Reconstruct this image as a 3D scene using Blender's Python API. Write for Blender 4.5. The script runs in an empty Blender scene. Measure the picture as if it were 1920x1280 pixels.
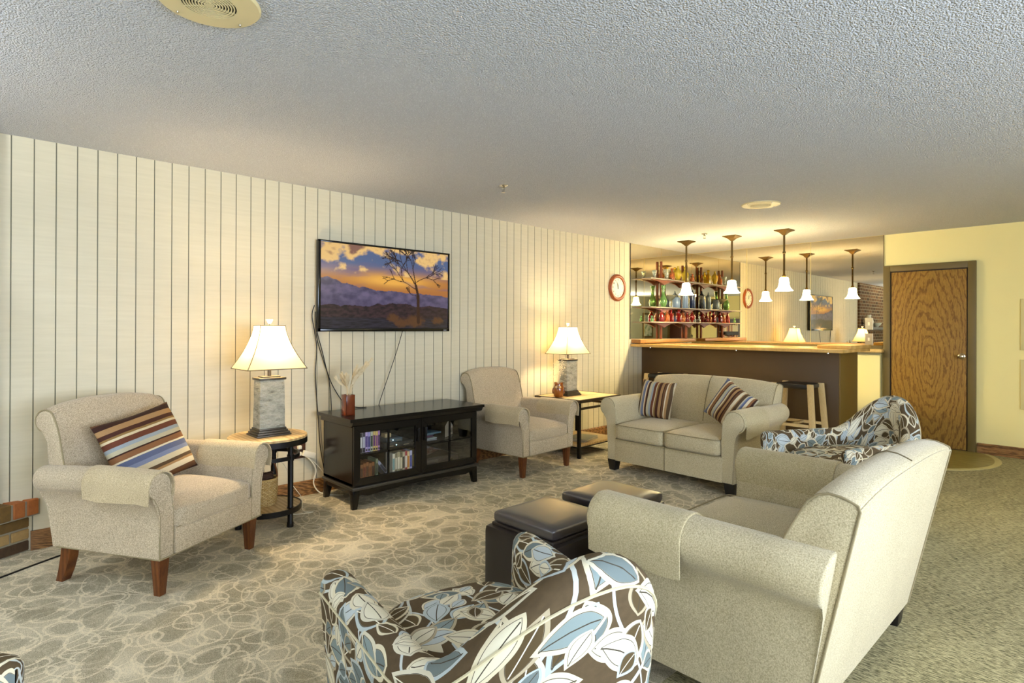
import bpy, bmesh, math, random
from mathutils import Vector, Matrix, noise
random.seed(7)
PI=math.pi
S=bpy.context.scene
C=S.collection
# ---------------------------------------------------------------- camera
CY,CP,CR=0.8122,0.0017,0.0039
CAMH=1.3306
F0=Vector((-math.sin(CY),math.cos(CY),0)); R0=Vector((math.cos(CY),math.sin(CY),0)); U0=Vector((0,0,1))
Fv=F0*math.cos(CP)+U0*math.sin(CP); Uv=-F0*math.sin(CP)+U0*math.cos(CP)
Rr=R0*math.cos(CR)+Uv*math.sin(CR); Ur=-R0*math.sin(CR)+Uv*math.cos(CR)
cam=bpy.data.objects.new('camera',bpy.data.cameras.new('camera')); C.objects.link(cam)
M=Matrix.Identity(4)
for i in range(3):
    M[i][0]=Rr[i]; M[i][1]=Ur[i]; M[i][2]=-Fv[i]
M[2][3]=CAMH
cam.matrix_world=M
cam.data.sensor_width=36; cam.data.lens=36*1092.7/1920
cam.data.shift_y=(611.66-640)/1920
cam.data.clip_start=0.05
S.camera=cam
# ---------------------------------------------------------------- exposure, world, daylight
S.view_settings.view_transform='Standard'; S.view_settings.look='None'
S.view_settings.exposure=0.55; S.view_settings.gamma=1.0; S.view_settings.use_curve_mapping=False
W=bpy.data.worlds.new('sky'); S.world=W; W.use_nodes=True
W.node_tree.nodes['Background'].inputs[0].default_value=(0.75,0.85,1,1)
W.node_tree.nodes['Background'].inputs[1].default_value=1.0
def area(name,loc,rot,sx,sy,power,col):
    l=bpy.data.lights.new(name,'AREA'); l.shape='RECTANGLE'; l.size=sx; l.size_y=sy; l.energy=power; l.color=col
    o=bpy.data.objects.new(name,l); o.location=loc; o.rotation_euler=rot; C.objects.link(o); return o
def point(name,loc,power,col,r=0.04):
    l=bpy.data.lights.new(name,'POINT'); l.energy=power; l.color=col; l.shadow_soft_size=r
    o=bpy.data.objects.new(name,l); o.location=loc; C.objects.link(o); return o
DAY=(0.70,0.81,1.0)
area('daylight_side_window',(3.05,1.3,1.30),(0,PI/2+math.radians(14),0),1.5,3.8,270,DAY)      # shines towards -x
area('daylight_rear_window',(-1.0,-3.55,1.35),(PI/2+math.radians(12),0,0),1.9,1.5,45,DAY)     # shines towards +y
RX0,RX1,RY0,RY1,CH=-4.476,2.9,-3.4,7.942,2.44

# ---------------------------------------------------------------- mesh helpers
class B:
    def __init__(s): s.bm=bmesh.new(); s.uv=None
    def mark(s): s.v0=len(s.bm.verts)
    def box(s,lo,hi,bev=0,seg=2,mat=None):
        r=bmesh.ops.create_cube(s.bm,size=1); vs=r['verts']
        c=[(a+b)/2 for a,b in zip(lo,hi)]; d=[abs(b-a) for a,b in zip(lo,hi)]
        for v in vs: v.co=Vector((c[0]+v.co.x*d[0],c[1]+v.co.y*d[1],c[2]+v.co.z*d[2]))
        if bev>0:
            es=list({e for v in vs for e in v.link_edges})
            r=bmesh.ops.bevel(s.bm,geom=es,offset=min(bev,min(d)*.49),segments=seg,profile=.5,affect='EDGES')
            vs=list({v for f in r['faces'] for v in f.verts}|{v for v in vs if v.is_valid})
        if mat:
            for v in vs: v.co=mat@v.co
        return vs
    def taper(s,lo,hi,k,bev=0,shift=(0,0)):
        """box whose bottom is scaled by k and shifted"""
        vs=s.box(lo,hi,bev)
        cx=(lo[0]+hi[0])/2; cy=(lo[1]+hi[1])/2; h=hi[2]-lo[2]
        for v in vs:
            t=1-(v.co.z-lo[2])/h; f=1+(k-1)*t
            v.co.x=cx+(v.co.x-cx)*f+shift[0]*t; v.co.y=cy+(v.co.y-cy)*f+shift[1]*t
        return vs
    def prism(s,pts,axis,a0,a1,bev=0,seg=2,n=1,capbev=True):
        """pts 2D; axis 0: pts=(y,z), 1: pts=(x,z), 2: pts=(x,y)"""
        def P(p,a):
            return {0:(a,p[0],p[1]),1:(p[0],a,p[1]),2:(p[0],p[1],a)}[axis]
        rings=[]
        for i in range(n+1):
            a=a0+(a1-a0)*i/n
            rings.append([s.bm.verts.new(P(p,a)) for p in pts])
        m=len(pts); fs=[]
        for i in range(n):
            for j in range(m):
                k=(j+1)%m
                fs.append(s.bm.faces.new((rings[i][j],rings[i][k],rings[i+1][k],rings[i+1][j])))
        f0=s.bm.faces.new(list(reversed(rings[0]))); f1=s.bm.faces.new(rings[-1])
        vs=[v for r in rings for v in r]
        if bev>0:
            es=list(f0.edges)+list(f1.edges)
            r=bmesh.ops.bevel(s.bm,geom=es,offset=bev,segments=seg,profile=.5,affect='EDGES',clamp_overlap=True)
            vs=list({v for v in vs if v.is_valid}|{v for f in r['faces'] for v in f.verts})
        return vs
    def tube(s,path,r,seg=6,closed=False,caps=True):
        P=[Vector(p) for p in path]; n=len(P)
        rr=r if isinstance(r,(list,tuple)) else [r]*n
        rings=[]; prev=None
        for i in range(n):
            if closed: t=P[(i+1)%n]-P[i-1]
            else: t=P[min(i+1,n-1)]-P[max(i-1,0)]
            if t.length<1e-9: t=Vector((0,0,1))
            t.normalize()
            if prev is None:
                a=Vector((0,0,1)) if abs(t.z)<.9 else Vector((1,0,0))
                u=t.cross(a).normalized()
            else:
                u=prev-t*prev.dot(t)
                u=u.normalized() if u.length>1e-6 else t.orthogonal().normalized()
            prev=u; w=t.cross(u)
            rings.append([s.bm.verts.new(P[i]+(u*math.cos(2*PI*k/seg)+w*math.sin(2*PI*k/seg))*rr[i]) for k in range(seg)])
        m=n if closed else n-1
        for i in range(m):
            A=rings[i]; Bq=rings[(i+1)%n]
            for k in range(seg):
                l=(k+1)%seg
                s.bm.faces.new((A[k],A[l],Bq[l],Bq[k]))
        if caps and not closed:
            s.bm.faces.new(list(reversed(rings[0]))); s.bm.faces.new(rings[-1])
        return [v for r_ in rings for v in r_]
    def lathe(s,prof,n=24,c=(0,0,0),sq=None,capb=True,capt=True):
        """prof list of (r,z)"""
        rings=[]
        for r,z in prof:
            ring=[]
            for k in range(n):
                a=2*PI*k/n; f=1
                if sq: f=1/max(abs(math.cos(a)),abs(math.sin(a)))**sq
                ring.append(s.bm.verts.new((c[0]+r*f*math.cos(a),c[1]+r*f*math.sin(a),c[2]+z)))
            rings.append(ring)
        for i in range(len(rings)-1):
            for k in range(n):
                l=(k+1)%n
                s.bm.faces.new((rings[i][k],rings[i][l],rings[i+1][l],rings[i+1][k]))
        if capb and prof[0][0]>1e-4: s.bm.faces.new(list(reversed(rings[0])))
        if capt and prof[-1][0]>1e-4: s.bm.faces.new(rings[-1])
        return [v for r_ in rings for v in r_]
    def grid(s,fn,nu,nv,closeu=False):
        """fn(i,j)->co"""
        V=[[s.bm.verts.new(fn(i,j)) for j in range(nv+1)] for i in range(nu+(0 if closeu else 1))]
        for i in range(nu):
            A=V[i]; D=V[(i+1)%len(V)]
            for j in range(nv):
                s.bm.faces.new((A[j],D[j],D[j+1],A[j+1]))
        return V
    def done(s,name,mat,parent=None,smooth=True,angle=40,label=None,loc=None,norm=True):
        if norm: bmesh.ops.recalc_face_normals(s.bm,faces=s.bm.faces)
        me=bpy.data.meshes.new(name); s.bm.to_mesh(me); s.bm.free()
        mats=mat if isinstance(mat,(list,tuple)) else [mat]
        for m in mats: me.materials.append(m)
        if smooth:
            me.shade_smooth() if hasattr(me,'shade_smooth') else None
            try: me.set_sharp_from_angle(angle=math.radians(angle))
            except Exception: pass
        o=bpy.data.objects.new(name,me); C.objects.link(o)
        if parent: o.parent=parent
        if loc: o.location=loc
        if label: o['label']=label
        return o
def tag(o,label=None,cat=None,group=None,kind=None):
    if label: o['label']=label
    if cat: o['category']=cat
    if group: o['group']=group
    if kind: o['kind']=kind
    return o
def empty(name,loc=(0,0,0),rz=0,label=None,cat=None,group=None):
    o=bpy.data.objects.new(name,None); o.empty_display_size=.1; C.objects.link(o)
    o.location=loc; o.rotation_euler=(0,0,rz); return tag(o,label,cat,group)
def dup(o,parent=None):
    c=o.copy(); C.objects.link(c); c.parent=parent
    for ch in list(o.children): dup(ch,c)
    return c
def struct(o): o['kind']='structure'; return o
def arc(cx,cz,r,a0,a1,n):
    return [(cx+r*math.cos(math.radians(a0+(a1-a0)*i/n)),cz+r*math.sin(math.radians(a0+(a1-a0)*i/n))) for i in range(n+1)]
def cat_rom(pts,n=6,closed=False):
    P=[Vector(p) for p in pts]; out=[]; m=len(P)
    rng=range(m if closed else m-1)
    for i in rng:
        g=(lambda k:P[k%m]) if closed else (lambda k:P[max(0,min(m-1,k))])
        p0,p1,p2,p3=g(i-1),g(i),g(i+1),g(i+2)
        for j in range(n):
            t=j/n
            out.append(.5*((2*p1)+(-p0+p2)*t+(2*p0-5*p1+4*p2-p3)*t*t+(-p0+3*p1-3*p2+p3)*t**3))
    if not closed: out.append(P[-1])
    return out

# ---------------------------------------------------------------- node helpers
class NT:
    def __init__(s,name,rough=.6,spec=.5,metal=0):
        s.m=bpy.data.materials.new(name); s.m.use_nodes=True; s.t=s.m.node_tree; s.n=s.t.nodes; s.l=s.t.links
        s.b=s.n['Principled BSDF']; s.b.inputs['Roughness'].default_value=rough
        s.b.inputs['Metallic'].default_value=metal; s.b.inputs['Specular IOR Level'].default_value=spec
    def new(s,t,**kw):
        n=s.n.new(t)
        for k,v in kw.items(): setattr(n,k,v)
        return n
    def put(s,sock,v):
        if isinstance(v,E_): v=v.o
        if hasattr(v,'is_linked') or hasattr(v,'links'): s.l.new(v,sock)
        elif isinstance(v,(tuple,list)):
            v=tuple(v)
            if len(v)==3 and sock.type=='RGBA': v=v+(1,)
            sock.default_value=v
        else: sock.default_value=v
    def math(s,op,a,b=None,c=None):
        n=s.n.new('ShaderNodeMath'); n.operation=op
        s.put(n.inputs[0],a)
        if b is not None: s.put(n.inputs[1],b)
        if c is not None: s.put(n.inputs[2],c)
        return E_(s,n.outputs[0])
    def mix(s,f,a,b,mode='MIX'):
        n=s.n.new('ShaderNodeMix'); n.data_type='RGBA'; n.blend_type=mode
        s.put(n.inputs['Factor'],f); s.put(n.inputs['A'],a) if False else None
        s.put(n.inputs[0],f); s.put(n.inputs[6],a); s.put(n.inputs[7],b)
        return n.outputs[2]
    def noise(s,vec,scale,detail=2,rough=.5,dist=0,out=0):
        n=s.n.new('ShaderNodeTexNoise'); n.inputs['Scale'].default_value=scale; n.inputs['Detail'].default_value=detail
        n.inputs['Roughness'].default_value=rough; n.inputs['Distortion'].default_value=dist
        if vec is not None: s.put(n.inputs['Vector'],vec)
        return n.outputs[out]
    def ramp(s,f,stops,interp='LINEAR'):
        n=s.n.new('ShaderNodeValToRGB'); s.put(n.inputs[0],f); r=n.color_ramp; r.interpolation=interp
        while len(r.elements)<len(stops): r.elements.new(.5)
        for e,(p,c) in zip(r.elements,stops):
            e.position=p; e.color=tuple(c)+(1,) if len(c)==3 else c
        return n.outputs[0]
    def obj(s): return s.n.new('ShaderNodeTexCoord').outputs['Object']
    def uvc(s): return s.n.new('ShaderNodeTexCoord').outputs['UV']
    def mapv(s,vec,scale=(1,1,1),rot=(0,0,0),loc=(0,0,0)):
        n=s.n.new('ShaderNodeMapping'); s.put(n.inputs[0],vec); n.inputs['Scale'].default_value=scale
        n.inputs['Rotation'].default_value=rot; n.inputs['Location'].default_value=loc; return n.outputs[0]
    def sep(s,v):
        n=s.n.new('ShaderNodeSeparateXYZ'); s.put(n.inputs[0],v); return [E_(s,o) for o in n.outputs]
    def comb(s,x,y,z=0):
        n=s.n.new('ShaderNodeCombineXYZ'); s.put(n.inputs[0],x); s.put(n.inputs[1],y); s.put(n.inputs[2],z); return n.outputs[0]
    def col(s,v): s.put(s.b.inputs['Base Color'],v)
    def bump(s,h,strength=.3,dist=.01):
        n=s.n.new('ShaderNodeBump'); n.inputs['Strength'].default_value=strength; n.inputs['Distance'].default_value=dist
        s.put(n.inputs['Height'],h); s.l.new(n.outputs[0],s.b.inputs['Normal'])
class E_:
    def __init__(s,nt,o): s.nt=nt; s.o=o
    def _b(s,op,x): return s.nt.math(op,s,x)
    def __add__(s,x): return s._b('ADD',x)
    __radd__=__add__
    def __sub__(s,x): return s._b('SUBTRACT',x)
    def __rsub__(s,x): return s.nt.math('SUBTRACT',x,s)
    def __mul__(s,x): return s._b('MULTIPLY',x)
    __rmul__=__mul__
    def __truediv__(s,x): return s._b('DIVIDE',x)
    def __gt__(s,x): return s._b('GREATER_THAN',x)
    def __lt__(s,x): return s._b('LESS_THAN',x)
    def f(s,op,x=None): return s.nt.math(op,s,x)
def lin(h):
    h=h.lstrip('#'); r=[int(h[i:i+2],16)/255 for i in (0,2,4)]
    return tuple(c/12.92 if c<=.04045 else ((c+.055)/1.055)**2.4 for c in r)
def plain(name,col,rough=.5,metal=0,spec=.5,bump=None,var=0,vs=20):
    t=NT(name,rough,spec,metal); col=lin(col) if isinstance(col,str) else col
    if var:
        t.col(t.mix(t.noise(t.obj(),vs,3),tuple(c*(1-var) for c in col),tuple(min(1,c*(1+var)) for c in col)))
    else: t.col(col)
    if bump: t.bump(t.noise(t.obj(),bump[0],3),bump[1],bump[2])
    return t.m
def tweed(name,a,b,scale=380):
    t=NT(name,.95,.15); o=t.obj()
    n1=t.noise(o,scale,2,.7); n2=t.noise(o,5,2)
    f=(E_(t,n1)-.5)*2.2+.5; f=f.f('ADD',(E_(t,n2)-.5)*.25)
    t.col(t.mix(f.f('MAXIMUM',0).f('MINIMUM',1),lin(a),lin(b)))
    t.b.inputs['Sheen Weight'].default_value=.25
    t.bump(n1,.35,.004); return t.m
def wood(name,a,b,scale=(1,1,1),rough=.45,wave=4,dist=6,rot=(0,0,0),c=None):
    t=NT(name,rough,.4); v=t.mapv(t.obj(),scale,rot)
    w=t.new('ShaderNodeTexWave',wave_type='RINGS'); t.put(w.inputs['Vector'],v); w.inputs['Scale'].default_value=wave
    w.inputs['Distortion'].default_value=dist; w.inputs['Detail'].default_value=3; w.inputs['Detail Scale'].default_value=1.2
    n=t.noise(t.mapv(t.obj(),tuple(x*12 for x in scale),rot),3,4,.6)
    st=[(0,lin(a)),(.55,lin(c) if c else tuple((x+y)/2 for x,y in zip(lin(a),lin(b)))),(1,lin(b))]
    t.col(t.mix(.45,t.ramp(w.outputs['Fac'],st),t.ramp(n,[(.3,lin(a)),(.7,lin(b))])))
    t.bump(n,.08,.002); return t.m
def leaf_fabric():
    t=NT('leaf_print_fabric',.85,.2); uv=t.uvc()
    x,y,_=t.sep(uv)
    base=t.mix(t.noise(uv,60,2),lin('#4d3f2b'),lin('#5f4f38'))
    # stems
    cur=base
    for (k,ph,an) in ((5.5,.3,.5),(4.2,.1,-.6)):
        a=x*math.cos(an)+y*math.sin(an); b=y*math.cos(an)-x*math.sin(an)
        w=((b*17).f('SINE')*.1+(b*7+ph).f('SINE')*.12+a*k+ph).f('FRACT')-.5
        m=w.f('ABSOLUTE')<.02
        cur=t.mix(m,cur,lin('#c3c8c2'))
    CO=[(0,lin('#d9cfb0')),(.36,lin('#b3bdbb')),(.52,lin('#b3a588')),(.70,lin('#d2cbb2')),(.9,lin('#b4bcbb'))]
    CI=[(0,lin('#57482f')),(.34,lin('#849290')),(.5,lin('#ddd6bc')),(.72,lin('#b9c2c2')),(.88,lin('#6f7a78'))]
    for li,(s,rx,ox,oy,L,Wd) in enumerate(((8.4,.4,.13,.61,.47,.30),(7.6,-1.3,.53,.11,.47,.28),(7.0,1.1,.37,.21,.48,.28),(7.4,-.7,.71,.43,.48,.30),(11,.2,.05,.35,.42,.27))):
        px=(x*math.cos(rx)+y*math.sin(rx))*s+ox; py=(y*math.cos(rx)-x*math.sin(rx))*s+oy
        cx=px.f('FLOOR'); cy=py.f('FLOOR'); fx=px-cx-.5; fy=py-cy-.5
        wn=t.new('ShaderNodeTexWhiteNoise',noise_dimensions='3D'); t.put(wn.inputs['Vector'],t.comb(cx,cy,li*7.3))
        r,g,b=t.sep(wn.outputs['Color'])
        an=r*2.2+li*.8; ca=an.f('COSINE'); sa=an.f('SINE')
        u=fx*ca+fy*sa; v=fy*ca-fx*sa
        q=u/L
        d=(1-q*q)*Wd*(1+q*.35)-v.f('ABSOLUTE')
        keep=wn.outputs['Value']
        mo=(d>0)*(E_(t,keep)<(.80 if li<4 else .45))
        mi=(d>.092)*(mo)
        rib=((v+q*q*.03).f('ABSOLUTE')<.011)*(q.f('ABSOLUTE')<.8)*mo
        rim=((d-.084).f('ABSOLUTE')<.006)*mo
        oc=t.ramp(g,CO,'CONSTANT'); ic=t.ramp(b,CI,'CONSTANT')
        cur=t.mix(mo,cur,oc); cur=t.mix(mi,cur,ic); cur=t.mix(rim,cur,lin('#4a4336'))
        ribc=t.mix((b<.3),lin('#4a4336'),lin('#efe8d0'))
        cur=t.mix(rib,cur,ribc)
    t.col(cur); t.bump(t.noise(uv,700,1),.15,.002); return t.m
def carpet_oval():
    t=NT('oval_pattern_carpet',.95,.1); o=t.obj(); x,y,_=t.sep(o)
    wob=t.noise(o,2.2,2,out=1); wx,wy,_=t.sep(wob)
    fine=E_(t,t.noise(o,240,2,.8)); mid=E_(t,t.noise(o,70,2,.7))
    jag=t.noise(o,160,1,.5,out=1); jx,jy,_=t.sep(jag)
    x=x+(wx-.5)*.14+(jx-.5)*.012; y=y+(wy-.5)*.14+(jy-.5)*.012
    m=(E_(t,t.noise(o,2.6,3,.6))-.5)*1.6+.52
    for li,(s,rx,ox,oy,a,b) in enumerate(((3.1,.5,.1,.6,.49,.25),(3.7,-.2,.4,.2,.49,.29),(4.2,.9,.7,.4,.49,.32),(5.6,.1,.25,.8,.48,.36),(3.4,-.9,.55,.15,.49,.22))):
        px=(x*math.cos(rx)+y*math.sin(rx))*s+ox; py=(y*math.cos(rx)-x*math.sin(rx))*s+oy
        cx=px.f('FLOOR'); cy=py.f('FLOOR'); fx=px-cx-.5; fy=py-cy-.5
        wn=t.new('ShaderNodeTexWhiteNoise',noise_dimensions='3D'); t.put(wn.inputs['Vector'],t.comb(cx,cy,li*3.1))
        r,g,bb=t.sep(wn.outputs['Color'])
        an=r*1.5-.2; ca=an.f('COSINE'); sa=an.f('SINE')
        u=(fx*ca+fy*sa)/a; v=(fy*ca-fx*sa)/b
        e=(u*u+v*v).f('SQRT')
        wd=.085*s/3.6
        ring=(e<1)*(e>(1-wd)); inner=(e<(.80-wd))*(g>.5)
        m=m+inner*((m*-1.0)+.22)*.62
        m=m+ring*((m*-1.0)+1.0)*.6
    f=(m+(fine-.5)*1.9+(mid-.5)*.5).f('MAXIMUM',0).f('MINIMUM',1)
    t.col(t.mix(f,lin('#807962'),lin('#ebdfc0'))); t.bump(fine,.5,.006); return t.m
def carpet_weave():
    t=NT('woven_hall_carpet',.95,.1); o=t.obj()
    d1=E_(t,t.noise(t.mapv(o,(34,150,1),(0,0,.75)),1,2,.6)); d2=E_(t,t.noise(t.mapv(o,(34,150,1),(0,0,-.35)),1,2,.6))
    w=t.new('ShaderNodeTexWave'); t.put(w.inputs['Vector'],t.mapv(o,(1,1,1),(0,0,.2))); w.inputs['Scale'].default_value=1.3; w.inputs['Distortion'].default_value=9
    w.inputs['Detail'].default_value=2; w.inputs['Detail Scale'].default_value=1.2
    k=E_(t,t.ramp(w.outputs['Fac'],[(.42,(0,0,0)),(.58,(1,1,1))])) if False else t.math('GREATER_THAN',E_(t,w.outputs['Fac']),.5)
    d=d1*k+d2*(1-k)
    fine=E_(t,t.noise(o,260,2,.8)); big=E_(t,t.noise(o,1.3,3))
    f=((d-.5)*3.4+(fine-.5)*1.2+(E_(t,w.outputs['Fac'])-.5)*.08+(big-.5)*.5+.5).f('MAXIMUM',0).f('MINIMUM',1)
    t.col(t.mix(f,lin('#5a573d'),lin('#c4ba90'))); t.bump(d.o,.5,.006); return t.m
def popcorn():
    t=NT('popcorn_ceiling',.95,.1); o=t.obj()
    n=t.noise(o,120,3,.6); v=t.new('ShaderNodeTexVoronoi',feature='SMOOTH_F1'); t.put(v.inputs['Vector'],o); v.inputs['Scale'].default_value=150; v.inputs['Smoothness'].default_value=.4
    h=E_(t,n)*1.0-E_(t,v.outputs[0])*1.2
    t.col(t.mix(t.ramp(h,[(.0,(0,0,0)),(.45,(1,1,1))]),lin('#c4c6c9'),lin('#e6e8ea'))); t.bump(h,.8,.008); return t.m
def brick(name,scale,rot,bw=.21,bh=.065,off=.5,ca='#8a5a36',cb='#5a4630',mortar='#a39a85'):
    t=NT(name,.9,.2)
    n=t.new('ShaderNodeTexBrick'); n.offset=off; X_,Y_,Z_=t.sep(t.obj()); t.put(n.inputs['Vector'],t.comb(Y_,Z_))
    n.inputs['Color1'].default_value=lin(ca)+(1,); n.inputs['Color2'].default_value=lin(cb)+(1,); n.inputs['Mortar'].default_value=lin(mortar)+(1,)
    n.inputs['Scale'].default_value=scale; n.inputs['Brick Width'].default_value=bw; n.inputs['Row Height'].default_value=bh
    n.inputs['Mortar Size'].default_value=.008; n.inputs['Bias'].default_value=-.1
    t.col(t.mix(t.noise(t.obj(),30,4),n.outputs[0],t.mix(1.0,n.outputs[0],(.6,.55,.5,1),'MULTIPLY')))
    t.bump(n.outputs['Fac'],-.6,.006); return t.m
def mirror_mat():
    t=NT('tinted_mirror',.01,.5,1); t.col((.80,.71,.52)); return t.m
def glassy(name,col,rough=.05,trans=.75):
    t=NT(name,rough,.5); t.col(lin(col)); t.b.inputs['Transmission Weight'].default_value=trans
    t.bump(t.noise(t.obj(),120,2),.3,.003); return t.m
def emit(name,col,st):
    t=NT(name,.5); t.col(lin(col)); t.b.inputs['Emission Color'].default_value=lin(col)+(1,); t.b.inputs['Emission Strength'].default_value=st; return t.m
def shade_mat(name,col,tr=.5,em=0):
    m=bpy.data.materials.new(name); m.use_nodes=True; n=m.node_tree.nodes; l=m.node_tree.links
    p=n['Principled BSDF']; p.inputs['Base Color'].default_value=lin(col)+(1,); p.inputs['Roughness'].default_value=.9
    if em: p.inputs['Emission Color'].default_value=lin(col)+(1,); p.inputs['Emission Strength'].default_value=em
    t=n.new('ShaderNodeBsdfTranslucent'); t.inputs[0].default_value=lin(col)+(1,)
    x=n.new('ShaderNodeMixShader'); x.inputs[0].default_value=tr
    l.new(p.outputs[0],x.inputs[1]); l.new(t.outputs[0],x.inputs[2]); l.new(x.outputs[0],n['Material Output'].inputs[0]); return m
def stripes(name,seed,shift=0):
    t=NT(name,.8,.2); x,y,_=t.sep(t.uvc())
    cs=['#3b2219','#6b4a30','#e2d3b0','#a98457','#5a4630','#cbbf9f','#7d86a0','#5e6784','#e2d3b0','#8a5f3c','#3b2219','#bfb597','#9aa3a5','#6b3d2a','#d8c7a0','#8f7040','#4a2a1f','#a98457']
    rnd=random.Random(seed); st=[]; p=0; k=0
    while p<1 and len(st)<30:
        st.append((p,lin(cs[(k+shift)%len(cs)]))); p+=rnd.choice((.022,.03,.045,.055,.07)); k+=1
    w=E_(t,t.noise(t.uvc(),6,1))*.01
    t.col(t.mix(t.ramp(x+w,st,'CONSTANT'),(.5,.5,.5,1),t.mix(t.noise(t.uvc(),90,2),(0,0,0,1),(1,1,1,1))) if False else t.mix(.25,t.ramp(x+w,st,'CONSTANT'),t.mix(1.0,t.ramp(x+w,st,'CONSTANT'),t.mix(t.noise(t.uvc(),120,2),(0,0,0,1),(1,1,1,1)),'MULTIPLY')))
    t.bump(t.noise(t.uvc(),300,2),.2,.003); return t.m

m_tweed=tweed('beige_tweed','#85745a','#dfcfb0',240)
m_lcover=tweed('loveseat_cover_tweed','#94865f','#d3c6a0',230)
m_tweed2=tweed('armrest_cover_tweed','#94825f','#dac9a3',230)
m_loveseat=tweed('beige_chenille','#998b69','#dbcfab',230)
m_pipe=plain('fabric_piping','#8f8262',.9)
m_seam=plain('seam','#6b5e42',.9)
m_leaf=leaf_fabric()
m_legw=wood('chair_leg_wood','#4a240f','#7d4a22',(6,6,1),.35,2,3)
m_black=plain('black_lacquer','#0f0c0a',.2,spec=.4)
m_blackm=plain('black_metal','#1c1a18',.4,.6)
m_leath=plain('dark_brown_leather','#1d1613',.33,spec=.55,bump=(220,.12,.002))
m_leath2=plain('dark_brown_leather_top','#2c2628',.33,spec=1.0,bump=(180,.05,.002)); m_leath2.node_tree.nodes['Principled BSDF'].inputs['Coat Weight'].default_value=.6; m_leath2.node_tree.nodes['Principled BSDF'].inputs['Coat Roughness'].default_value=.3
m_chrome=plain('chrome','#c9c6be',.15,1)
m_dfoot=plain('black_foot','#14100d',.4)
m_wall=None

# ---------------------------------------------------------------- room shell
def plank_wall():
    t=NT('cream_panel_paint',.6,.3); o=t.obj()
    n=t.noise(t.mapv(o,(1,1.5,22)),3,3); x,y,z=t.sep(o)
    t.col(t.mix(n,lin('#cac1a4'),lin('#d8cfb3'))); t.bump(n,.08,.003); return t.m
m_wall=plank_wall()
m_groove=plain('panel_groove','#8f8a74',.8)
m_yel=plain('yellow_wall_paint','#f1e3a0',.7,var=.03,vs=3)
m_grayp=plain('grey_panel','#a8ab9a',.7)
m_ovalc=carpet_oval(); m_weave=carpet_weave(); m_pop=popcorn()
m_base=wood('stained_baseboard','#3c2412','#a97d4a',(1,1,9),.4,5,9,(0,0,0),'#8a5c30')
def quad(name,pts,mat,mi=None):
    b=B(); vs=[b.bm.verts.new(p) for p in pts]; b.bm.faces.new(vs); return b.done(name,mat,smooth=False,norm=False)
# floor : two carpets meeting along one line
b=B(); XM=-1.2
for k,(x0,x1) in enumerate(((RX0-.2,XM),(XM,RX1+.2))):
    vs=[b.bm.verts.new(p) for p in ((x0,RY0-.2,0),(x1,RY0-.2,0),(x1,RY1+.2,0),(x0,RY1+.2,0))]
    f=b.bm.faces.new(vs); f.material_index=k
struct(b.done('floor',[m_ovalc,m_weave],smooth=False,norm=False))
b=B(); b.box((RX0-.2,RY0-.2,CH),(RX1+.2,RY1+.2,CH+.1)); struct(b.done('ceiling',m_pop,smooth=False))
# left wall with V grooves
b=B(); g=.215+.1039*-35; pts=[(RX0-.12,RY0)]; ys=[]
pts=[(RX0-.12,RY1+.1),(RX0-.12,RY0),(RX0,RY0)]
while g<RY1-.02:
    pts+=[(RX0,g-.003),(RX0-.005,g-.001),(RX0-.005,g+.001),(RX0,g+.003)] if g>RY0+.01 else []
    g+=.1039
pts+=[(RX0,RY1+.1)]
b.prism(pts,2,0,CH)
b.bm.faces.ensure_lookup_table()
for f in b.bm.faces:
    c=f.calc_center_median()
    if RX0-.0052<c.x<RX0-.001 and abs(f.normal.z)<.5: f.material_index=1
struct(b.done('wall_left',[m_wall,m_groove],smooth=False))
b=B(); b.box((RX0-.1,RY1,0),(RX1+.1,RY1+.12,CH)); struct(b.done('wall_back',m_yel,smooth=False))
# right and rear walls with window openings
def wall_open(name,axis,pos,th,a0,a1,opens,mat):
    b=B()
    def bx(u0,u1,z0,z1):
        if u1-u0<1e-4 or z1-z0<1e-4: return
        if axis==0: b.box((pos,u0,z0),(pos+th,u1,z1))
        else: b.box((u0,pos,z0),(u1,pos+th,z1))
    u=a0
    for (o0,o1,z0,z1) in opens:
        bx(u,o0,0,CH); bx(o0,o1,0,z0); bx(o0,o1,z1,CH); u=o1
    bx(u,a1,0,CH); return struct(b.done(name,mat,smooth=False))
wall_open('wall_right',0,RX1,.12,RY0,RY1,[(-.5,3.1,.65,2.05)],m_grayp)
wall_open('wall_rear',1,RY0-.12,.12,RX0,RX1,[(-1.9,-.1,.65,2.05)],m_yel)
m_wframe=plain('window_frame_white','#e8e4da',.5)
for n,(ax,p,u0,u1) in enumerate(((0,RX1+.06,-.5,3.1),(1,RY0-.06,-1.9,-.1))):
    b=B()
    def wb(a,c,z0,z1):
        if ax==0: b.box((p-.03,a,z0),(p+.03,c,z1))
        else: b.box((a,p-.03,z0),(c,p+.03,z1))
    wb(u0,u1,.65,.71); wb(u0,u1,1.99,2.05); wb(u0,u0+.06,.65,2.05); wb(u1-.06,u1,.65,2.05)
    k=3 if n==0 else 2
    for i in range(1,k): wb(u0+(u1-u0)*i/k-.025,u0+(u1-u0)*i/k+.025,.65,2.05)
    fr=struct(b.done('window_%d'%(n+1),m_wframe,smooth=False))
# baseboards
def baseprof(): return [(0,0),(.022,0),(.022,.062),(.018,.07),(.018,.098),(.012,.108),(.006,.112),(0,.112)]
b=B(); b.prism([(RX0+a,z) for a,z in baseprof()],1,.31,6.6); struct(b.done('baseboard_left',m_base,smooth=False))
b=B(); b.prism([(RY1-a,z) for a,z in baseprof()],0,-1.105,RX1); struct(b.done('baseboard_back',m_base,smooth=False))
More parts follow.
